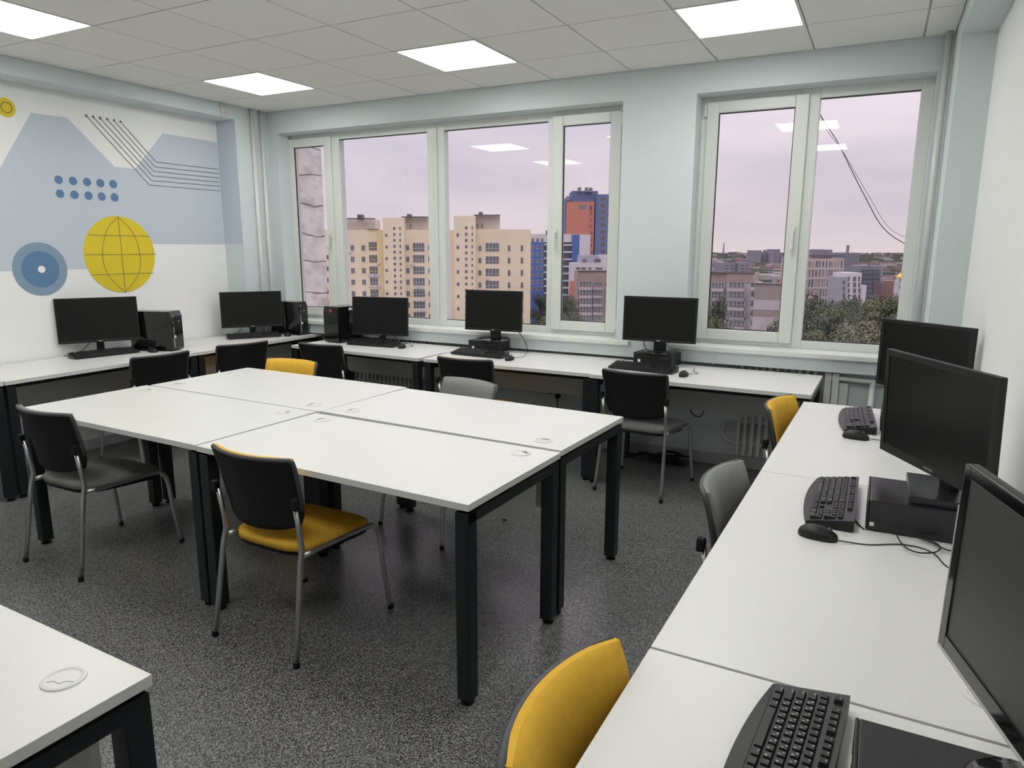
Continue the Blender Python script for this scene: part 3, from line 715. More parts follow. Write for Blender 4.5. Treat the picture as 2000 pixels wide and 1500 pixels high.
def tower(label, x, y, z, rz, w, d, h, kind):
    """front is local -Y; origin: centre of base"""
    t = thing('computer_tower', label, 'computer', (x, y, z), R(rz), 'computer towers')
    MB().box(-w/2, w/2, -d/2+.03, d/2, .008, h, .003).build('case', M_GLOSS if kind else M_CASE, t)
    b = MB(); pr_ = [(-d/2+.03, .008), (-d/2+.006, .008), (-d/2, .03), (-d/2, h-.04), (-d/2+.015, h), (-d/2+.03, h)]
    b.prism([(-w/2, yy, zz) for yy, zz in pr_], (w, 0, 0)); b.build('front_panel', M_GLOSS, t)
    MB().box(-w/2+.02, w/2-.02, -d/2-.002, -d/2+.002, h*.60, h*.60+.035, .002).build('drive_bay', M_BLK, t)
    MB().box(-w/2+.02, w/2-.02, -d/2-.002, -d/2+.002, h*.74, h*.74+.035, .002).build('drive_bay', M_BLK, t)
    for sx in (-1, 1): MB().box(sx*(w/2-.02)-.012, sx*(w/2-.02)+.012, -d/2+.03, d/2-.02, 0, .009).build('foot', M_BLK, t)
    if kind == 1:
        MB().box(-w/2+.025, -w/2+.028, -d/2-.002, -d/2+.001, .03, h-.03).build('chrome_strip', M_LIGHTMARK, t)
        MB().box(w/2-.062, w/2-.030, -d/2-.0012, -d/2+.001, h-.085, h-.050).build('sticker', M_LIGHTMARK, t)
        MB().box(-w/2+.032, -w/2+.052, -d/2-.0012, -d/2+.001, .105, .125).build('sticker', M_LIGHTMARK, t)
    if kind == 2:
        MB().box(w/2-.105, w/2-.075, -d/2-.0012, -d/2+.001, h-.050, h-.020).build('sticker', M_RED, t)
        MB().box(w/2, w/2+.001, -d/2+.13, -d/2+.19, h-.035, h-.013).build('sticker', M_LIGHTMARK, t)
    return t
# --- places of the computers
ZD = DH+.0006; ZL = LH+.0006
def dp(u, v, z=None): return onz(u, v, ZD+.002 if z is None else z)
monitor('wide slim monitor under the yellow globe on the mural-wall desk', (-5.320, 3.332, 1.037), 61, .553, .342, 3, ZL, 'tiny', bez_=.009, base_off=.075, lowbar=.02, cable=[(-5.38, 3.35, .93), (-5.42, 3.29, .84), (-5.44, 3.20, ZL+.008), (-5.455, 3.12, ZL+.008)])
keyboard('black keyboard under the monitor below the yellow globe', -5.243, 3.312, ZL, 80)
mouse('black mouse between the keyboard and the tower below the yellow globe', -5.09, 3.60, ZL, 80)
tower('glossy black tower with a chrome strip below the yellow globe', -5.157, 3.700, ZL, 110.5, .15, .36, .318, 1)
monitor('slim monitor on the mural-wall desk in the window corner', (-5.165, 4.698, 1.020), 52, .540, .33, 3, ZL, 'tiny', bez_=.009, base_off=.035, lowbar=.02, cable=[(-5.20, 4.70, .93), (-5.27, 4.66, .84), (-5.32, 4.62, ZL+.008), (-5.36, 4.58, ZL+.008)])
keyboard('black keyboard in front of the monitor in the window corner', -5.083, 4.632, ZL, 56)
mouse('black mouse beside the keyboard in the window corner', -4.905, 4.868, ZL, 50)
tower('glossy black tower in the window corner beside the slim monitor', -5.000, 4.998, ZL, 90, .118, .36, .315, 1)
tower('black tower with a small red sticker on the window desk', -4.24, 4.888, ZD, -5.3, .18, .29, .318, 2)
monitor('monitor next to the tower with the red sticker on the window desk', (-3.86, 4.93, .998), 11, .535, .335, 3, ZD, 'small', bez_=.012, base_off=.04, cable=[(-3.83, 4.99, .9), (-3.75, 4.99, .82), (-3.66, 4.95, ZD+.009), (-3.60, 4.97, ZD+.009)])
keyboard('black keyboard in front of the monitor beside the red-stickered tower', -3.825, 4.775, ZD, 4)
mouse('black mouse right of the keyboard on the window desk with the tower', -3.515, 4.775, ZD, 20, cord=[(-3.50, 4.83, ZD+.008), (-3.49, 4.90, ZD+.003), (-3.58, 4.97, ZD+.003)])
desktop_pc('flat black PC under the monitor on the middle window desk', -2.80, 4.997, ZD, -2.5, .285, .185, .090)
monitor('squarish monitor standing on a flat PC on the middle window desk', (-2.718, 4.92, 1.097), 4, .50, .323, 3, ZD+.0905, 'round', bez_=.014, base_off=.05, neckw=.075, cable=[(-2.60, 4.96, 1.0), (-2.53, 4.98, .94), (-2.47, 4.99, .86), (-2.46, 5.03, ZD+.004)])
keyboard('black keyboard in front of the flat PC on the middle window desk', -2.735, 4.71, ZD, -4)
mouse('black mouse on the middle window desk', -2.423, 4.640, ZD, 5, cord=[(-2.42, 4.70, ZD+.008), (-2.40, 4.80, ZD+.003), (-2.42, 4.90, ZD+.003), (-2.46, 5.0, ZD+.003)])
desktop_pc('flat black PC under the monitor on the window desk by the radiator', -1.385, 4.972, ZD, -7.7, .29, .185, .090)
monitor('wide monitor standing on a flat PC in front of the pier between the windows', (-1.362, 4.90, 1.095), -.3, .532, .32, 2, ZD+.0905, 'round', bez_=.014, base_off=.05, neckw=.075, cable=[(-1.47, 4.93, .96), (-1.475, 4.94, .90), (-1.44, 4.92, .868), (-1.36, 4.885, .867), (-1.27, 4.90, .867)])
keyboard('black keyboard behind the grey chair on the window desk by the radiator', -1.405, 4.672, ZD, -6)
mouse('black mouse on the window desk by the radiator', -1.095, 4.590, ZD, 0, cord=[(-1.09, 4.65, ZD+.008), (-1.03, 4.72, ZD+.003), (-1.08, 4.80, ZD+.003), (-1.10, 4.93, ZD+.003)])
desktop_pc('black PC half hidden behind the monitor nearest the two-pane window', .215, 3.73, ZD, -90, .26, .30, .090)
monitor('monitor on the plain-wall desk nearest the two-pane window, partly covered', (.212, 3.79, 1.09), -43, .495, .333, 0, ZD+.0905, 'rect', bez_=.018, base_off=.055)
keyboard('black keyboard on the plain-wall desk nearest the two-pane window', -.044, 3.742, ZD, -86.5, bow=1)
mouse('black mouse beside the keyboard nearest the two-pane window', -.030, 3.412, ZD, -98, cord=[(.03, 3.405, ZD+.008), (.08, 3.42, ZD+.003), (.14, 3.46, ZD+.003), (.20, 3.53, ZD+.003)])
pc7 = desktop_pc('violet-black PC lying flat under the large monitor on the middle plain-wall desk', .192, 2.401, ZD, -90, .257, .325, .095, M_CASEV)
MB().box(.1284, .1290, -.152, -.140, .016, .028).build('rating_plate', M_LIGHTMARK, pc7)
monitor('large monitor on the violet-black PC on the middle plain-wall desk', (.180, 2.392, 1.100), -61, .535, .345, -2, ZD+.0955, 'plate', bez_=.021, brand='SAMSUNG', base_off=.075, base_rot=-29, lowbar=.028, depth=.045, cable=[(.27, 2.33, 1.0), (.36, 2.28, .95), (.385, 2.15, .86), (.37, 2.06, ZD+.006)])
keyboard('dark grey keyboard in front of the violet-black PC on the middle plain-wall desk', -.082, 2.462, ZD, -90, separate=True, bow=1, cord=[dp(1666, 1008), dp(1675, 1022), dp(1688, 1034)])
mouse('black mouse with a round badge on the middle plain-wall desk', -.093, 2.146, ZD, -97, cord=[dp(1638, 1056, ZD+.010)]+[dp(*q) for q in ((1665, 1060), (1700, 1064), (1755, 1063), (1795, 1069), (1825, 1082), (1845, 1103), (1875, 1122))])
loop = [dp(*q, ZD+.0095) for q in ((1752, 1046), (1760, 1060), (1775, 1073), (1800, 1080), (1828, 1078), (1836, 1068), (1822, 1058), (1795, 1051), (1820, 1060), (1850, 1074), (1885, 1080))]
tag(MB().tube(bez(loop, 6), .0022, 6).build('loose_cable', M_CORD), 'thin black cable looped on the desk beside the violet-black PC', 'cable')
desktop_pc('matt black PC beside the large-lettered keyboard', .185, 1.036, ZD, -90, .258, .31, .088)
m8 = monitor('big glossy-framed monitor beside the large-lettered keyboard', (.217, 1.031, 1.112), -74, .502, .312, 1, ZD+.0885, 'round', bez_=.020, gloss=True, screen=mat('screen_matte_reflection', (.035, .036, .034), .42, spec=.5), base_off=.05, depth=.05, lowbar=.026, neckw=.07)  # screen's base grey is lifted to stand in for the wall's reflection
hs = [c for c in m8.children if c.name.startswith('housing')][0]
MB().box(-.251, .251, -.0055, .014, -.160, -.1555, .002).build('silver_edge', M_SILVER, hs)
MB().box(-.2555, -.2505, -.004, .014, -.158, .085, .002).build('silver_edge', M_SILVER, hs)
keyboard('black keyboard with large white letters on the plain-wall desk', -.076, 1.076, ZD, -94, separate=True, bow=1)
# cables lying under and on the window desks
b = MB(); random.seed(3)
for k in range(5):
    c = Vector((-1.50+.05*k, 5.05+random.uniform(-.02, .02), .015)); pts = []
    for q in range(9): a = q*1.0+k; pts.append(c+Vector((.10*math.cos(a)+.02*q*.6, .06*math.sin(a), .012*k+.02*abs(math.sin(q)))))
    b.tube(bez(pts, 4), .007, 6)
b.box(-1.36, -1.16, 5.03, 5.09, 0, .035, .006)
tag(b.build('cable_bundle', M_CORD), 'tangle of black cables and a power strip on the floor under the window desk', 'cables')
def hang(pts, label): tag(MB().tube(bez(pts, 6), .004, 6).build('hanging_cable', M_CORD), label, 'cable', 'cables hanging under the window desks')
hang([(-2.42, 5.19, .70), (-2.36, 5.17, .45), (-2.30, 5.18, .42), (-2.20, 5.19, .50)], 'black cable sagging under the middle window desk')
hang([(-3.56, 5.09, .70), (-3.50, 5.08, .42), (-3.42, 5.08, .25), (-3.40, 5.1, .02)], 'black cable dangling before the shaded radiator, the bent one')
hang([(-3.38, 5.09, .70), (-3.36, 5.08, .42), (-3.36, 5.08, .2), (-3.34, 5.1, .02)], 'black cable dangling before the shaded radiator, the straight one')
hang([(-1.14, 5.17, .70), (-1.17, 5.16, .42), (-1.10, 5.16, .36), (-1.07, 5.17, .44), (-1.10, 5.19, .70)], 'thin black cable looping below the window desk by the radiator')
tag(MB().tube(bez([ony(1391, 712, 5.07), ony(1393, 700, 5.07), ony(1400, 694, 5.07)], 5), .003, 6).build('white_cord', M_CORDW), 'short white cord rising from the window desk to the sill', 'cable')

# ------------------------------------------------------------------ outside
GZ = -27.0
def simple(n, c, **k): return mat(n, c, rough=.85, **k)
M_GROUND = mat('urban_ground', (.17, .18, .15), .95, noise=.35, nscale=.02)
M_BEIGE = simple('beige_render', (.83, .72, .53), noise=.06, nscale=.15)
M_BEIGE2 = simple('beige_penthouse', (.58, .51, .46), noise=.08, nscale=.3)
M_YELR = simple('yellow_render', (.76, .62, .38), noise=.06, nscale=.2)
M_WIN = mat('far_window', (.13, .135, .16), .25)
M_WINF = simple('far_window_frame', (.55, .52, .52))
M_BLUE = simple('blue_cladding', (.085, .155, .42)); M_BLUE2 = simple('dull_blue_cladding', (.14, .18, .35))
M_ORANGE = simple('coral_cladding', (.60, .23, .17)); M_FWHITE = simple('white_cladding', (.62, .59, .62)); M_FGREY = simple('grey_cladding', (.36, .36, .41))
M_BROWN = simple('brown_panel', (.36, .285, .26), noise=.12, nscale=.4); M_PINKW = simple('pale_plaster', (.52, .46, .49), noise=.05, nscale=.3)
M_CREAM = simple('cream_grid', (.50, .40, .34)); M_NAVY = simple('navy_glass', (.065, .08, .115)); M_HAZY = simple('haze_muted_slate', (.24, .23, .28)); M_ROOF = simple('dark_roof', (.12, .11, .12))  # slate tower tone has distance haze put into its muted colour
M_GOLD = mat('gold_dome', (.80, .48, .10), .25, metal=1)
g = MB(); n = 96; g.poly([(4000*math.cos(2*math.pi*k/n), 4000*math.sin(2*math.pi*k/n), GZ) for k in range(n)]); go = g.build('ground_outside', M_GROUND)
go['kind'] = 'structure'
pier = MB().box(-5.9, -5.128, 5.365, 5.69, -3, 6.5).build('outside_pier', pier_mat()); struct(pier)
def window_mesh(kind):
    b = MB(); nm = 1 if kind == 0 else 4
    f = .07 if kind == 0 else .035
    b.box(-.5, .5, 0, .06, -.5, .5, mi=1)
    b.box(-.5, .5, -.05, .01, .5-f, .5, mi=0); b.box(-.5, .5, -.05, .01, -.5, -.5+f, mi=0)
    xs_ = [-.5, .5-f] if kind < 2 else [-.5, -.25, 0, .25, .5-f]
    if kind == 0: xs_.append(-f/2)
    for x in xs_: b.box(x, x+f, -.05, .01, -.5+f, .5-f, mi=0)
    if kind == 2: b.box(-.5, .5, -.05, .01, -.16, -.10, mi=0)
    return b.mesh('window', [M_WINF, M_WIN])
WM = {k: window_mesh(k) for k in (0, 1, 2)}
ME_AC = MB().box(-.45, .45, -.35, 0, -.3, .3, .04).mesh('air_conditioner', M_FWHITE)
class Bld:
    def __init__(s, name, label, u0, u1, t0, t1):
        s.p0 = ondepth(u0, 482, t0); s.p1 = ondepth(u1, 482, t1); d = s.p1-s.p0; d.z = 0; s.dir = d.normalized()
        s.n = Vector((s.dir.y, -s.dir.x, 0))                    # towards the viewer
        if s.n.dot(Vector((s.p0.x, s.p0.y, 0))) > 0: s.n = -s.n
        c = (s.p0+s.p1)/2; s.o = Vector((c.x, c.y, GZ)); s.rz = math.atan2(s.dir.y, s.dir.x)
        s.root = thing(name, label, 'building', s.o)
    def pt(s, u, v, off=0):
        d = ray(u, v); p = s.p0+s.n*off; c = Vector((0, 0, CAMH)); t = (p-c).dot(s.n)/d.dot(s.n); return c+d*t
    def wall(s, name, u0, u1, vt, m_, off=0, thick=12, vb=None):
        a = s.pt(u0, vt, off); b_ = s.pt(u1, vt, off); z1 = s.pt((u0+u1)/2, vt, off).z; z0 = GZ if vb is None else s.pt((u0+u1)/2, vb, off).z
        q = [a, b_, b_-s.n*thick, a-s.n*thick]
        return MB().prism([Vector((p.x, p.y, z0))-s.o for p in q], (0, 0, z1-z0)).build(name, m_, s.root)
    def win(s, u, v, w, h, kind=0, off=0):
        p = s.pt(u, v, off+.03); t = (p-Vector((0, 0, CAMH))).dot(CF)
        cosf = abs(s.dir.dot(CR))
        return inst('window', WM[kind], s.root, p-s.o, s.rz, (w*t/FPX/cosf, 1, h*t/FPX))
    def ac(s, u, v, off=0): p = s.pt(u, v, off); inst('air_conditioner', ME_AC, s.root, p-s.o, s.rz)
    def slab(s, u0, u1, v0, v1, m_, off=1.0, name='balcony'): return s.wall(name, u0, u1, v0, m_, off, off, v1)
BG = Bld('apartment_building', 'long beige apartment block with two stair towers seen through the four-pane window', 610, 1037, 168, 168)
BG.wall('wall', 610, 735, 449, M_BEIGE); BG.wall('wall', 735, 748, 449, M_YELR, .1); BG.wall('wall', 788, 888, 449, M_BEIGE); BG.wall('wall', 928, 1037, 448, M_BEIGE)
BG.wall('stair_tower', 747, 788, 425, M_BEIGE, 2.2, 8); BG.wall('stair_tower', 886, 928, 421.5, M_BEIGE, 2.2, 8)
BG.wall('penthouse', 786, 838, 425, M_BEIGE2, -2, 7, 452); BG.wall('penthouse', 926, 976, 421.5, M_BEIGE2, -2, 7, 452); BG.wall('penthouse', 665, 732, 428, M_BEIGE2, -3, 7, 452)
for u0, u1, v in ((786, 839, 424.5), (926, 977, 421), (664, 733, 427.5), (717, 738, 448)): BG.slab(u0, u1, v-1.2, v+.6, M_ROOF, -1.8 if v < 440 else .3, 'roof_edge')
for u, v in ((801, 419), (939, 415)): BG.slab(u-3, u+4, v, v+6, M_ROOF, -3, 'vent_box')
for u in (705, 711): BG.slab(u-.7, u+.7, 420, 430, M_ROOF, -4, 'flue')
for r in range(8):
    v = 484+22.4*r
    for u in (688, 709.5): BG.win(u+r*.6, v, 7.5, 11)
    BG.win(640, v-4, 4, 9, 1); BG.win(652, v-2, 5, 9, 1); BG.win(676+r*.4, v, 3, 10, 1)
    BG.win(731+r*.8, v-1 if r else v-3, 22, 15 if r else 17, 2)
    BG.win(754.6+r*.3, 459.5+22.8*r, 4.5, 5.5, 1, 2.2); BG.win(796+r*.35, v, 6.5, 11); BG.win(817.6+r*.3, v-1, 23, 15 if r else 17, 2); BG.win(838.5+r*.3, v, 5, 11)
for r in range(16):
    BG.win(769.8+r*.22, 446+11.6*r, 4.4, 5.2, 1, 2.2); BG.win(781.3+r*.2, 446+11.6*r, 3, 5.2, 1, 2.2)
    BG.win(910.6, 445+12.2*r, 4.6, 5.4, 1, 2.2); BG.win(922.5, 445+12.2*r, 2.8, 5.4, 1, 2.2)
for r in range(8):
    v = 485+24*r
    BG.win(894+r*.2, 459+24*r, 5, 6.5, 1, 2.2); BG.win(876, v-3, 3, 11, 1); BG.win(937.3, v, 6.5, 11); BG.win(961.5, v-1 if r else v-2, 27, 15 if r else 17, 2); BG.win(994.3, v, 4.6, 11.5, 1); BG.win(1019.4, v, 4.4, 11.5, 1)
for u, v in ((792, 442), (802, 442)): BG.win(u, v, 2.6, 10, 1, -2)
for u, v in ((932.5, 441), (941.5, 441)): BG.win(u, v, 2.6, 10, 1, -2)
for u, v in ((684, 492), (740, 514), (723, 538), (730, 538), (739, 538), (724, 559), (733, 559), (741, 559), (807, 517), (815, 561), (823, 561), (815, 587), (825, 587), (812, 607), (821, 607), (829, 607), (953, 545), (784, 522), (786, 545)): BG.ac(u, v)
B2 = Bld('apartment_building', 'bright blue apartment block with white top storey next to the beige block', 1030, 1150, 242, 240)
B2.wall('wall', 1030, 1132, 457, M_FWHITE, 0, 14, 473); B2.wall('wall', 1030, 1062, 472.5, M_BLUE, .2, 14); B2.wall('wall', 1062, 1118, 466, M_BLUE2, -1, 13); B2.wall('wall', 1117, 1133, 458, M_BLUE, .5, 14); B2.wall('wall', 1132, 1153, 458, M_FWHITE, .8, 12, 500)
for r in range(7):
    for u in (1040.5, 1050, 1059): B2.win(u, 483+13.5*r, 5, 7, 0, .2)
for u in (1040.5, 1050, 1059): B2.win(u, 469, 5, 7.5, 0)
for r in range(8):
    B2.slab(1062, 1073, 476+13.6*r, 478.6+13.6*r, M_FWHITE, 1.5); B2.slab(1098, 1117.5, 477+14*r, 479.6+14*r, M_FWHITE, 1.5)
    for u in (1066, 1102, 1110): B2.win(u, 471+13.8*r, 6, 9, 1, -1)
B2.slab(1066, 1072, 450, 457.5, M_ROOF, 0.4, 'roof_box')
B3 = Bld('apartment_tower', 'tall blue and coral tower rising behind the blue block', 1100, 1200, 330, 330)
B3.wall('wall', 1105, 1112, 386, M_BLUE2, -3, 10); B3.wall('wall', 1117, 1168, 373, M_BLUE2, -2, 16); B3.wall('wall', 1164, 1200, 379.5, M_BLUE2, 0, 16)
B3.wall('coral_front', 1108, 1151, 394, M_ORANGE, 1.5, 10); B3.wall('coral_side', 1151, 1161, 394, M_ORANGE, .6, 10)
for r in range(10): B3.win(1177.5, 389+12.7*r, 12, 8, 1, 0); B3.win(1155.5, 404+12.7*r, 3, 6, 1, .6)
B3.win(1138, 405, 16, 9, 2, 1.5); B3.win(1154, 406, 6, 9, 1, .8)
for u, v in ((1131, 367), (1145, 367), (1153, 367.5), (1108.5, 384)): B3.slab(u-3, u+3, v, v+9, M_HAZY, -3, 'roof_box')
B4 = Bld('office_building', 'low white and grey building in front of the coral tower', 1105, 1200, 222, 222)
B4.wall('wall', 1116, 1200, 514, M_FWHITE, 0, 10); B4.wall('wall', 1131, 1172, 498.5, M_FGREY, -3, 6, 516); B4.wall('wall', 1171, 1200, 498, M_FWHITE, -1, 8, 516); B4.wall('coral_base', 1114, 1124, 549, M_ORANGE, .4, 4)
for u, v, w, h in ((1141.5, 509, 9, 7), (1167, 509, 14, 7), (1129, 527, 8, 10), (1140, 526, 9, 8), (1152, 526, 6, 8), (1170, 526, 14, 7), (1127, 541, 5, 11)): B4.win(u, v, w, h, 1, -2.9 if v < 515 and u < 1150 else .05)
B5 = Bld('panel_building', 'old brown panel block with glazed balconies in front of the white building', 1128, 1200, 198, 198)
B5.wall('wall', 1129, 1200, 529.5, M_BROWN, 0, 12); B5.slab(1128, 1200, 528, 530.5, M_ROOF, .4, 'roof_edge')
for r in range(7):
    v = 555+16.4*r; B5.slab(1131, 1156, v+6, v+11, M_PINKW, 1.1); B5.win(1144, v, 24, 11, 2, 1.1); B5.slab(1158, 1177, v+5, v+11, M_PINKW, .9); B5.win(1168, v+1, 17, 10, 2, .9); B5.win(1184, v, 5, 8, 1)
B6 = Bld('panel_building', 'pinkish panel block with glazed balconies seen through the two-pane window', 1380, 1478, 190, 184)
B6.wall('wall', 1380, 1420, 533, M_BROWN, 0, 10); B6.wall('wall', 1419, 1473, 534, M_BROWN, .5, 9, 552); B6.wall('wall', 1419, 1479, 551.5, M_PINKW, .3, 9)
B6.slab(1380, 1474, 531.5, 533.8, M_ROOF, .8, 'roof_edge')
for r in range(6):
    v = 557.5+18.7*r; B6.slab(1389, 1413, v+6, v+12, M_PINKW if r % 2 == 0 else M_FGREY, 1.2); B6.win(1402, v, 22, 10, 2, 1.2); B6.slab(1420, 1453, v+5.5, v+11.5, M_PINKW if r % 2 == 0 else M_FGREY, 1.4); B6.win(1439, v-1, 27, 10.5, 2, 1.4); B6.slab(1466, 1476, v+4, v+10, M_FWHITE, 1.3); B6.win(1470, v-1, 6, 9, 1, 1.3)
B7 = Bld('annex_building', 'windowless banded wall of the neighbouring block seen through the two-pane window', 1472, 1560, 176, 172)
B7.wall('wall', 1474, 1560, 555, mat('taupe_panel', (.34, .285, .275), .85, noise=.04, nscale=.3), 0, 7); B7.wall('pale_band', 1472, 1560, 587, M_PINKW, .12, 5, 606); B7.wall('pale_band', 1470, 1560, 620, M_PINKW, .12, 5); B7.slab(1474, 1560, 553.5, 556, M_ROOF, .3, 'roof_edge')
B8 = Bld('office_building', 'cream office block with a grid of narrow dark windows behind the trees', 1560, 1648, 262, 262)
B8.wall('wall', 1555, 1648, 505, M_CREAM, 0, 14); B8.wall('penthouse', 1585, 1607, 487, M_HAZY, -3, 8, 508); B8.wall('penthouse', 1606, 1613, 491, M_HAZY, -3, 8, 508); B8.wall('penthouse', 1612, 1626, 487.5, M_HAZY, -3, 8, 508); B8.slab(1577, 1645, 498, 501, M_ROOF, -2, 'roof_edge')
for r in range(6): B8.slab(1555, 1648, 524.6+18.7*r, 526+18.7*r, M_FWHITE, .35, 'floor_band')
for k in range(14): B8.slab(1569.2+6.1*k-.45, 1569.2+6.1*k+.45, 505, 640, M_FWHITE, .3, 'pier')
random.seed(11)
for r in range(6):
    for k in range(11):
        w = random.choice((3.2, 3.2, 4.5, 6.0)); B8.win(1573+7*k+random.uniform(-.8, .8), 516+18.7*r, w, random.choice((13, 15, 11)), 1)
B9 = Bld('office_building', 'white framed office block with tall windows between cream and navy blocks', 1646, 1692, 240, 240)
B9.wall('wall', 1652, 1684, 533, M_FWHITE, 0, 10); B9.wall('wall', 1640, 1656, 541, M_FGREY, .4, 9); B9.wall('wall', 1683, 1693, 557, M_FWHITE, .2, 7)
for r in range(4):
    for u in (1657.5, 1669, 1678): B9.win(u, 545+11.5*r, 6.5 if u == 1669 else 4, 9.5, 1)
    B9.win(1648, 552+12*r, 5, 9, 1, .4)
B10 = Bld('office_building', 'navy glass office block standing before the church tower', 1655, 1725, 305, 298)
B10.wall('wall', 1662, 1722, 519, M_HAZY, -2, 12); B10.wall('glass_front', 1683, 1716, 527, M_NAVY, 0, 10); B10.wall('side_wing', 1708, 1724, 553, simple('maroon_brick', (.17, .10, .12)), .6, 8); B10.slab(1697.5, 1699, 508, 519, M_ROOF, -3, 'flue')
for r in range(6):
    for u in (1690, 1699, 1709, 1718): B10.win(u, 532+9*r, 5, 5, 1)
B11 = Bld('high_rise', 'pale gridded high-rise on the horizon behind the cream office block', 1640, 1685, 560, 560)
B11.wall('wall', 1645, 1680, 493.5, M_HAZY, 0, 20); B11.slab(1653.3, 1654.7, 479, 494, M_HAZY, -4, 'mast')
for r in range(5):
    for k in range(8): B11.win(1648+4.2*k, 497+5*r, 2.6, 3.2, 1)
B12 = Bld('high_rise', 'group of three haze-muted slate high-rises on the horizon', 1465, 1530, 900, 900)
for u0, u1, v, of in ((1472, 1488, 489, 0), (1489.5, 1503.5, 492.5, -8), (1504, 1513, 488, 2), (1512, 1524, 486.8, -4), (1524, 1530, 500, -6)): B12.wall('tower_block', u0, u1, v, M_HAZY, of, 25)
B13 = Bld('office_building', 'dark flat-roofed block just behind the pinkish panel block', 1405, 1465, 330, 330)
B13.wall('wall', 1411, 1464, 513, M_HAZY, 0, 14); B13.wall('penthouse', 1423, 1437, 508.5, M_ROOF, -3, 8, 515); B13.wall('penthouse', 1438, 1441, 513, M_ROOF, .4, 6)
for r in range(3):
    for u in (1419, 1430, 1450, 1458): B13.win(u, 519+6*r, 7, 3.5, 1)
ct = thing('church_tower', 'white church bell tower with a golden dome beyond the trees', 'church', Vector((*ondepth(1757.5, 540, 330).xy, GZ)))
zt = ondepth(1757.5, 543, 330).z-GZ; wd = 13*330/FPX/2
b = MB(); b.box(-wd, wd, -wd, wd, 0, zt*.86); b.box(-wd*.86, wd*.86, -wd*.86, wd*.86, zt*.86, zt); b.box(-wd*1.1, wd*1.1, -wd*1.1, wd*1.1, zt*.85, zt*.87); b.build('tower', M_FWHITE, ct, rot=R(20))
MB().lathe([(wd*1.05, zt), (wd*1.0, zt+.6), (wd*.6, zt+1.5), (wd*.2, zt+2.1), (.12, zt+2.6), (.05, zt+4.0)], n=20).build('dome', M_GOLD, ct)
for z in (zt*.93, zt*.72): MB().box(-.4, .4, -wd*1.02, -wd*.9, z-.9, z+.9).build('arch_opening', M_WIN, ct, rot=R(20))
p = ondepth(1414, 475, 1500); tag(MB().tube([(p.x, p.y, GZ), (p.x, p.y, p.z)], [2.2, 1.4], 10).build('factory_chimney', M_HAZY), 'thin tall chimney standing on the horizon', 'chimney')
# low houses and tree belts down to the horizon
random.seed(5)
M_CITY = [simple('city_a', (.30, .27, .28)), simple('city_b', (.19, .18, .20)), simple('city_c', (.42, .38, .39)), simple('city_d', (.27, .17, .16)), simple('city_e', (.10, .115, .09))]  # muted city colours stand in for distance haze
CV, CFa, CMi = [], [], []
for k in range(5200):
    u = random.choice((random.uniform(1370, 1800), random.uniform(1370, 1800), random.uniform(1195, 2300), random.uniform(300, 1370))); t = random.choice((random.uniform(360, 900), random.uniform(700, 2600)))
    if (1230 < u < 1340 or u > 1860) and random.random() < .6: t = random.uniform(230, 420)
    elif u < 1195 and t < 600: t += 400
    if (1455 < u < 1540 and 840 < t < 970) or (1630 < u < 1695 and 520 < t < 620): continue
    p = ondepth(u, 482, t); w, d, h = random.uniform(5, 17), random.uniform(5, 12), random.choice((4, 5, 6, 7, 9, 12))
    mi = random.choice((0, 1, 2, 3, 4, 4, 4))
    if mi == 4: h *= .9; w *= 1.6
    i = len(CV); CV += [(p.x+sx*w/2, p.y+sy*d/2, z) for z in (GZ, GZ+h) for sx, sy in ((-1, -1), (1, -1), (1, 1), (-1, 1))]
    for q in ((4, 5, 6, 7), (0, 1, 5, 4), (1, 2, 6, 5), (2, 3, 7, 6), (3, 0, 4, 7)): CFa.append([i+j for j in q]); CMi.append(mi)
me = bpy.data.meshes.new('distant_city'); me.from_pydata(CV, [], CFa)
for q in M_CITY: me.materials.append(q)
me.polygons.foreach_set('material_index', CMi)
stuff(tag(inst('distant_city', me), 'haze-muted spread of low roofs and tree belts down to the horizon', 'city'))
# trees
LM = [leaf_mat('leaf_green', (.055, .075, .04), (.17, .19, .095)), leaf_mat('leaf_olive', (.10, .10, .06), (.25, .23, .14)), leaf_mat('leaf_dark', (.04, .055, .042), (.10, .125, .08))]
M_BARK = simple('bark', (.07, .055, .045))
def crown_mesh(seed, m_, n=7000):
    rnd = random.Random(seed); V, F = [], []
    cl = [(Vector((rnd.gauss(0, .42), rnd.gauss(0, .42), rnd.uniform(-.75, .7))), rnd.uniform(.26, .5)) for _ in range(16)]
    for k in range(n):
        c, r = rnd.choice(cl); d = Vector((rnd.gauss(0, 1), rnd.gauss(0, 1), rnd.gauss(0, 1))).normalized(); p = c+d*r*(rnd.random()**.35)
        a = Vector((rnd.gauss(0, 1), rnd.gauss(0, 1), rnd.gauss(0, 1))).normalized(); q = a.cross(d+Vector((.01, 0, 0))).normalized(); s = rnd.uniform(.024, .05)
        i = len(V); V += [p-a*s, p+q*s*.7, p+a*s, p-q*s*.7]; F.append((i, i+1, i+2, i+3))
    me = bpy.data.meshes.new('crown'); me.from_pydata(V, [], F); me.materials.append(m_); return me
CRN = [crown_mesh(1, LM[0]), crown_mesh(2, LM[1]), crown_mesh(3, LM[2])]
tb = MB(); tb.tube([(0, 0, 0), (.02, 0, .5), (0, .03, 1)], [.035, .028, .012], 7); me_tr = tb.mesh('trunk', M_BARK)
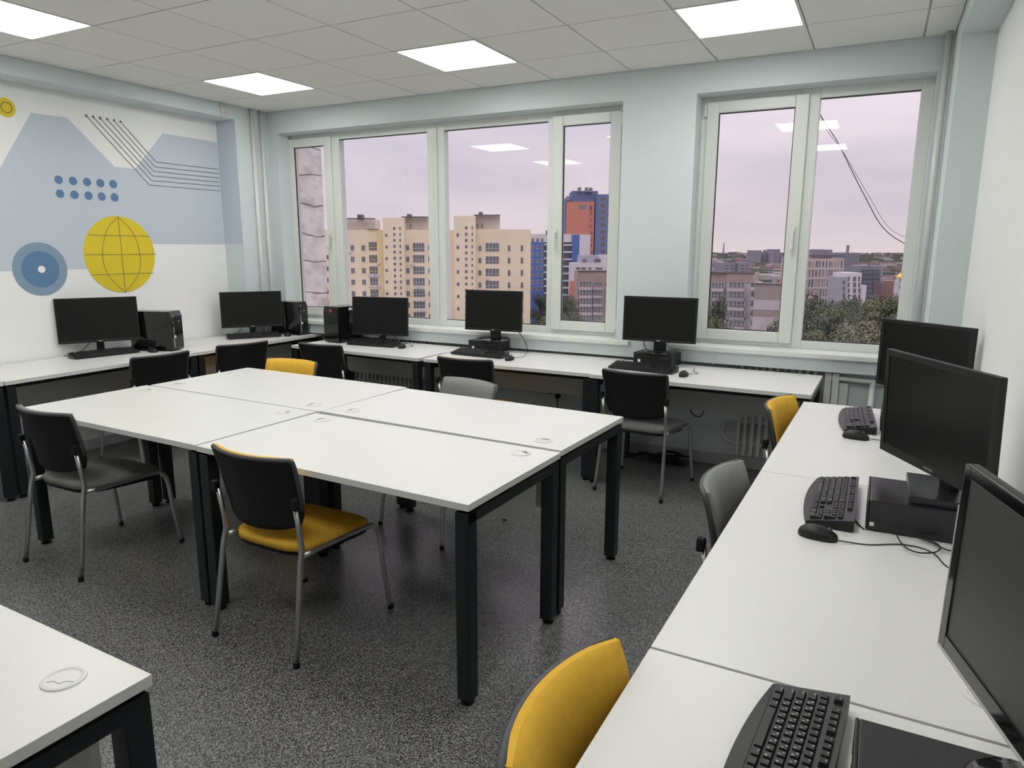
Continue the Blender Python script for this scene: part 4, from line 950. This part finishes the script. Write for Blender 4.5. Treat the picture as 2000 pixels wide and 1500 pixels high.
def tree(u, vtop, t, r, k, label, tall=1.0):
    p = ondepth(u, vtop, t); H = p.z-GZ
    o = thing('tree', label, 'tree', (p.x, p.y, GZ), random.uniform(0, 6.28), 'trees seen through the windows')
    inst('trunk', me_tr, o, scale=(H*.5, H*.5, H*.85)); hz = min(H*.48, r*1.25*tall); inst('crown', CRN[k], o, (0, 0, H-hz), scale=(r, r, hz))
TP = 'tree in the leafy mass below the cream office block'
for u, v, t, r, k in ((1572, 596, 125, 6, 2), (1606, 573, 150, 7, 2), (1640, 586, 140, 6, 0), (1665, 580, 160, 4, 2), (1697, 579, 175, 8, 0), (1732, 575, 185, 8, 0), (1766, 571, 170, 8, 0), (1592, 612, 105, 6, 2), (1632, 606, 110, 6.5, 1), (1680, 602, 120, 7, 1), (1718, 600, 125, 7, 0), (1758, 598, 120, 7, 0), (1570, 636, 85, 5, 2), (1612, 634, 85, 5.5, 0), (1658, 630, 88, 6, 1), (1700, 622, 95, 6, 1), (1742, 622, 95, 6, 0), (1590, 655, 70, 5, 0), (1640, 655, 70, 5, 1), (1690, 650, 72, 5.5, 1), (1735, 650, 74, 5, 1)):
    tree(u, v, t, r*.92, k, ('mid-green ', 'olive-brown ', 'dark green ')[k]+TP)
tree(1405, 574, 135, 2.8, 2, 'dark upright tree in front of the pinkish panel block', 2.2)
tree(1392, 612, 118, 3.6, 0, 'lighter bushy tree at the foot of the pinkish panel block')
tree(1057, 573, 205, 4.0, 2, 'tree below the bright blue block, right beside the beige block'); tree(1071, 570, 215, 3.6, 1, 'tree below the white balconies of the blue block')
tree(1108, 576, 170, 4.5, 2, 'tree left of the old brown panel block'); tree(1104, 605, 150, 4.5, 0, 'lower tree left of the old brown panel block'); tree(1060, 618, 150, 4, 2, 'low tree beside the sheds below the blue block')
for pp, a, c, r_, m_, lb_ in (((((1588, 185), (1640, 285), (1690, 385), (1735, 455)), (-.70, 5.366, 3.40), (.33, 5.366, 1.52), .0030, M_CORD, 'dark cable sagging past the outside of the two-pane window')), (((1600, 215), (1650, 302), (1700, 388), (1740, 448)), (-.50, 5.366, 3.10), (.24, 5.366, 1.62), .0018, M_HAZY, 'thin pale cable beside the dark one outside the two-pane window')):
    tag(MB().tube(bez([a]+[ony(u, v, 5.62 if r_ > .002 else 5.50) for u, v in pp]+[c], 6), r_, 6).build('outside_cable', m_), lb_, 'cable')
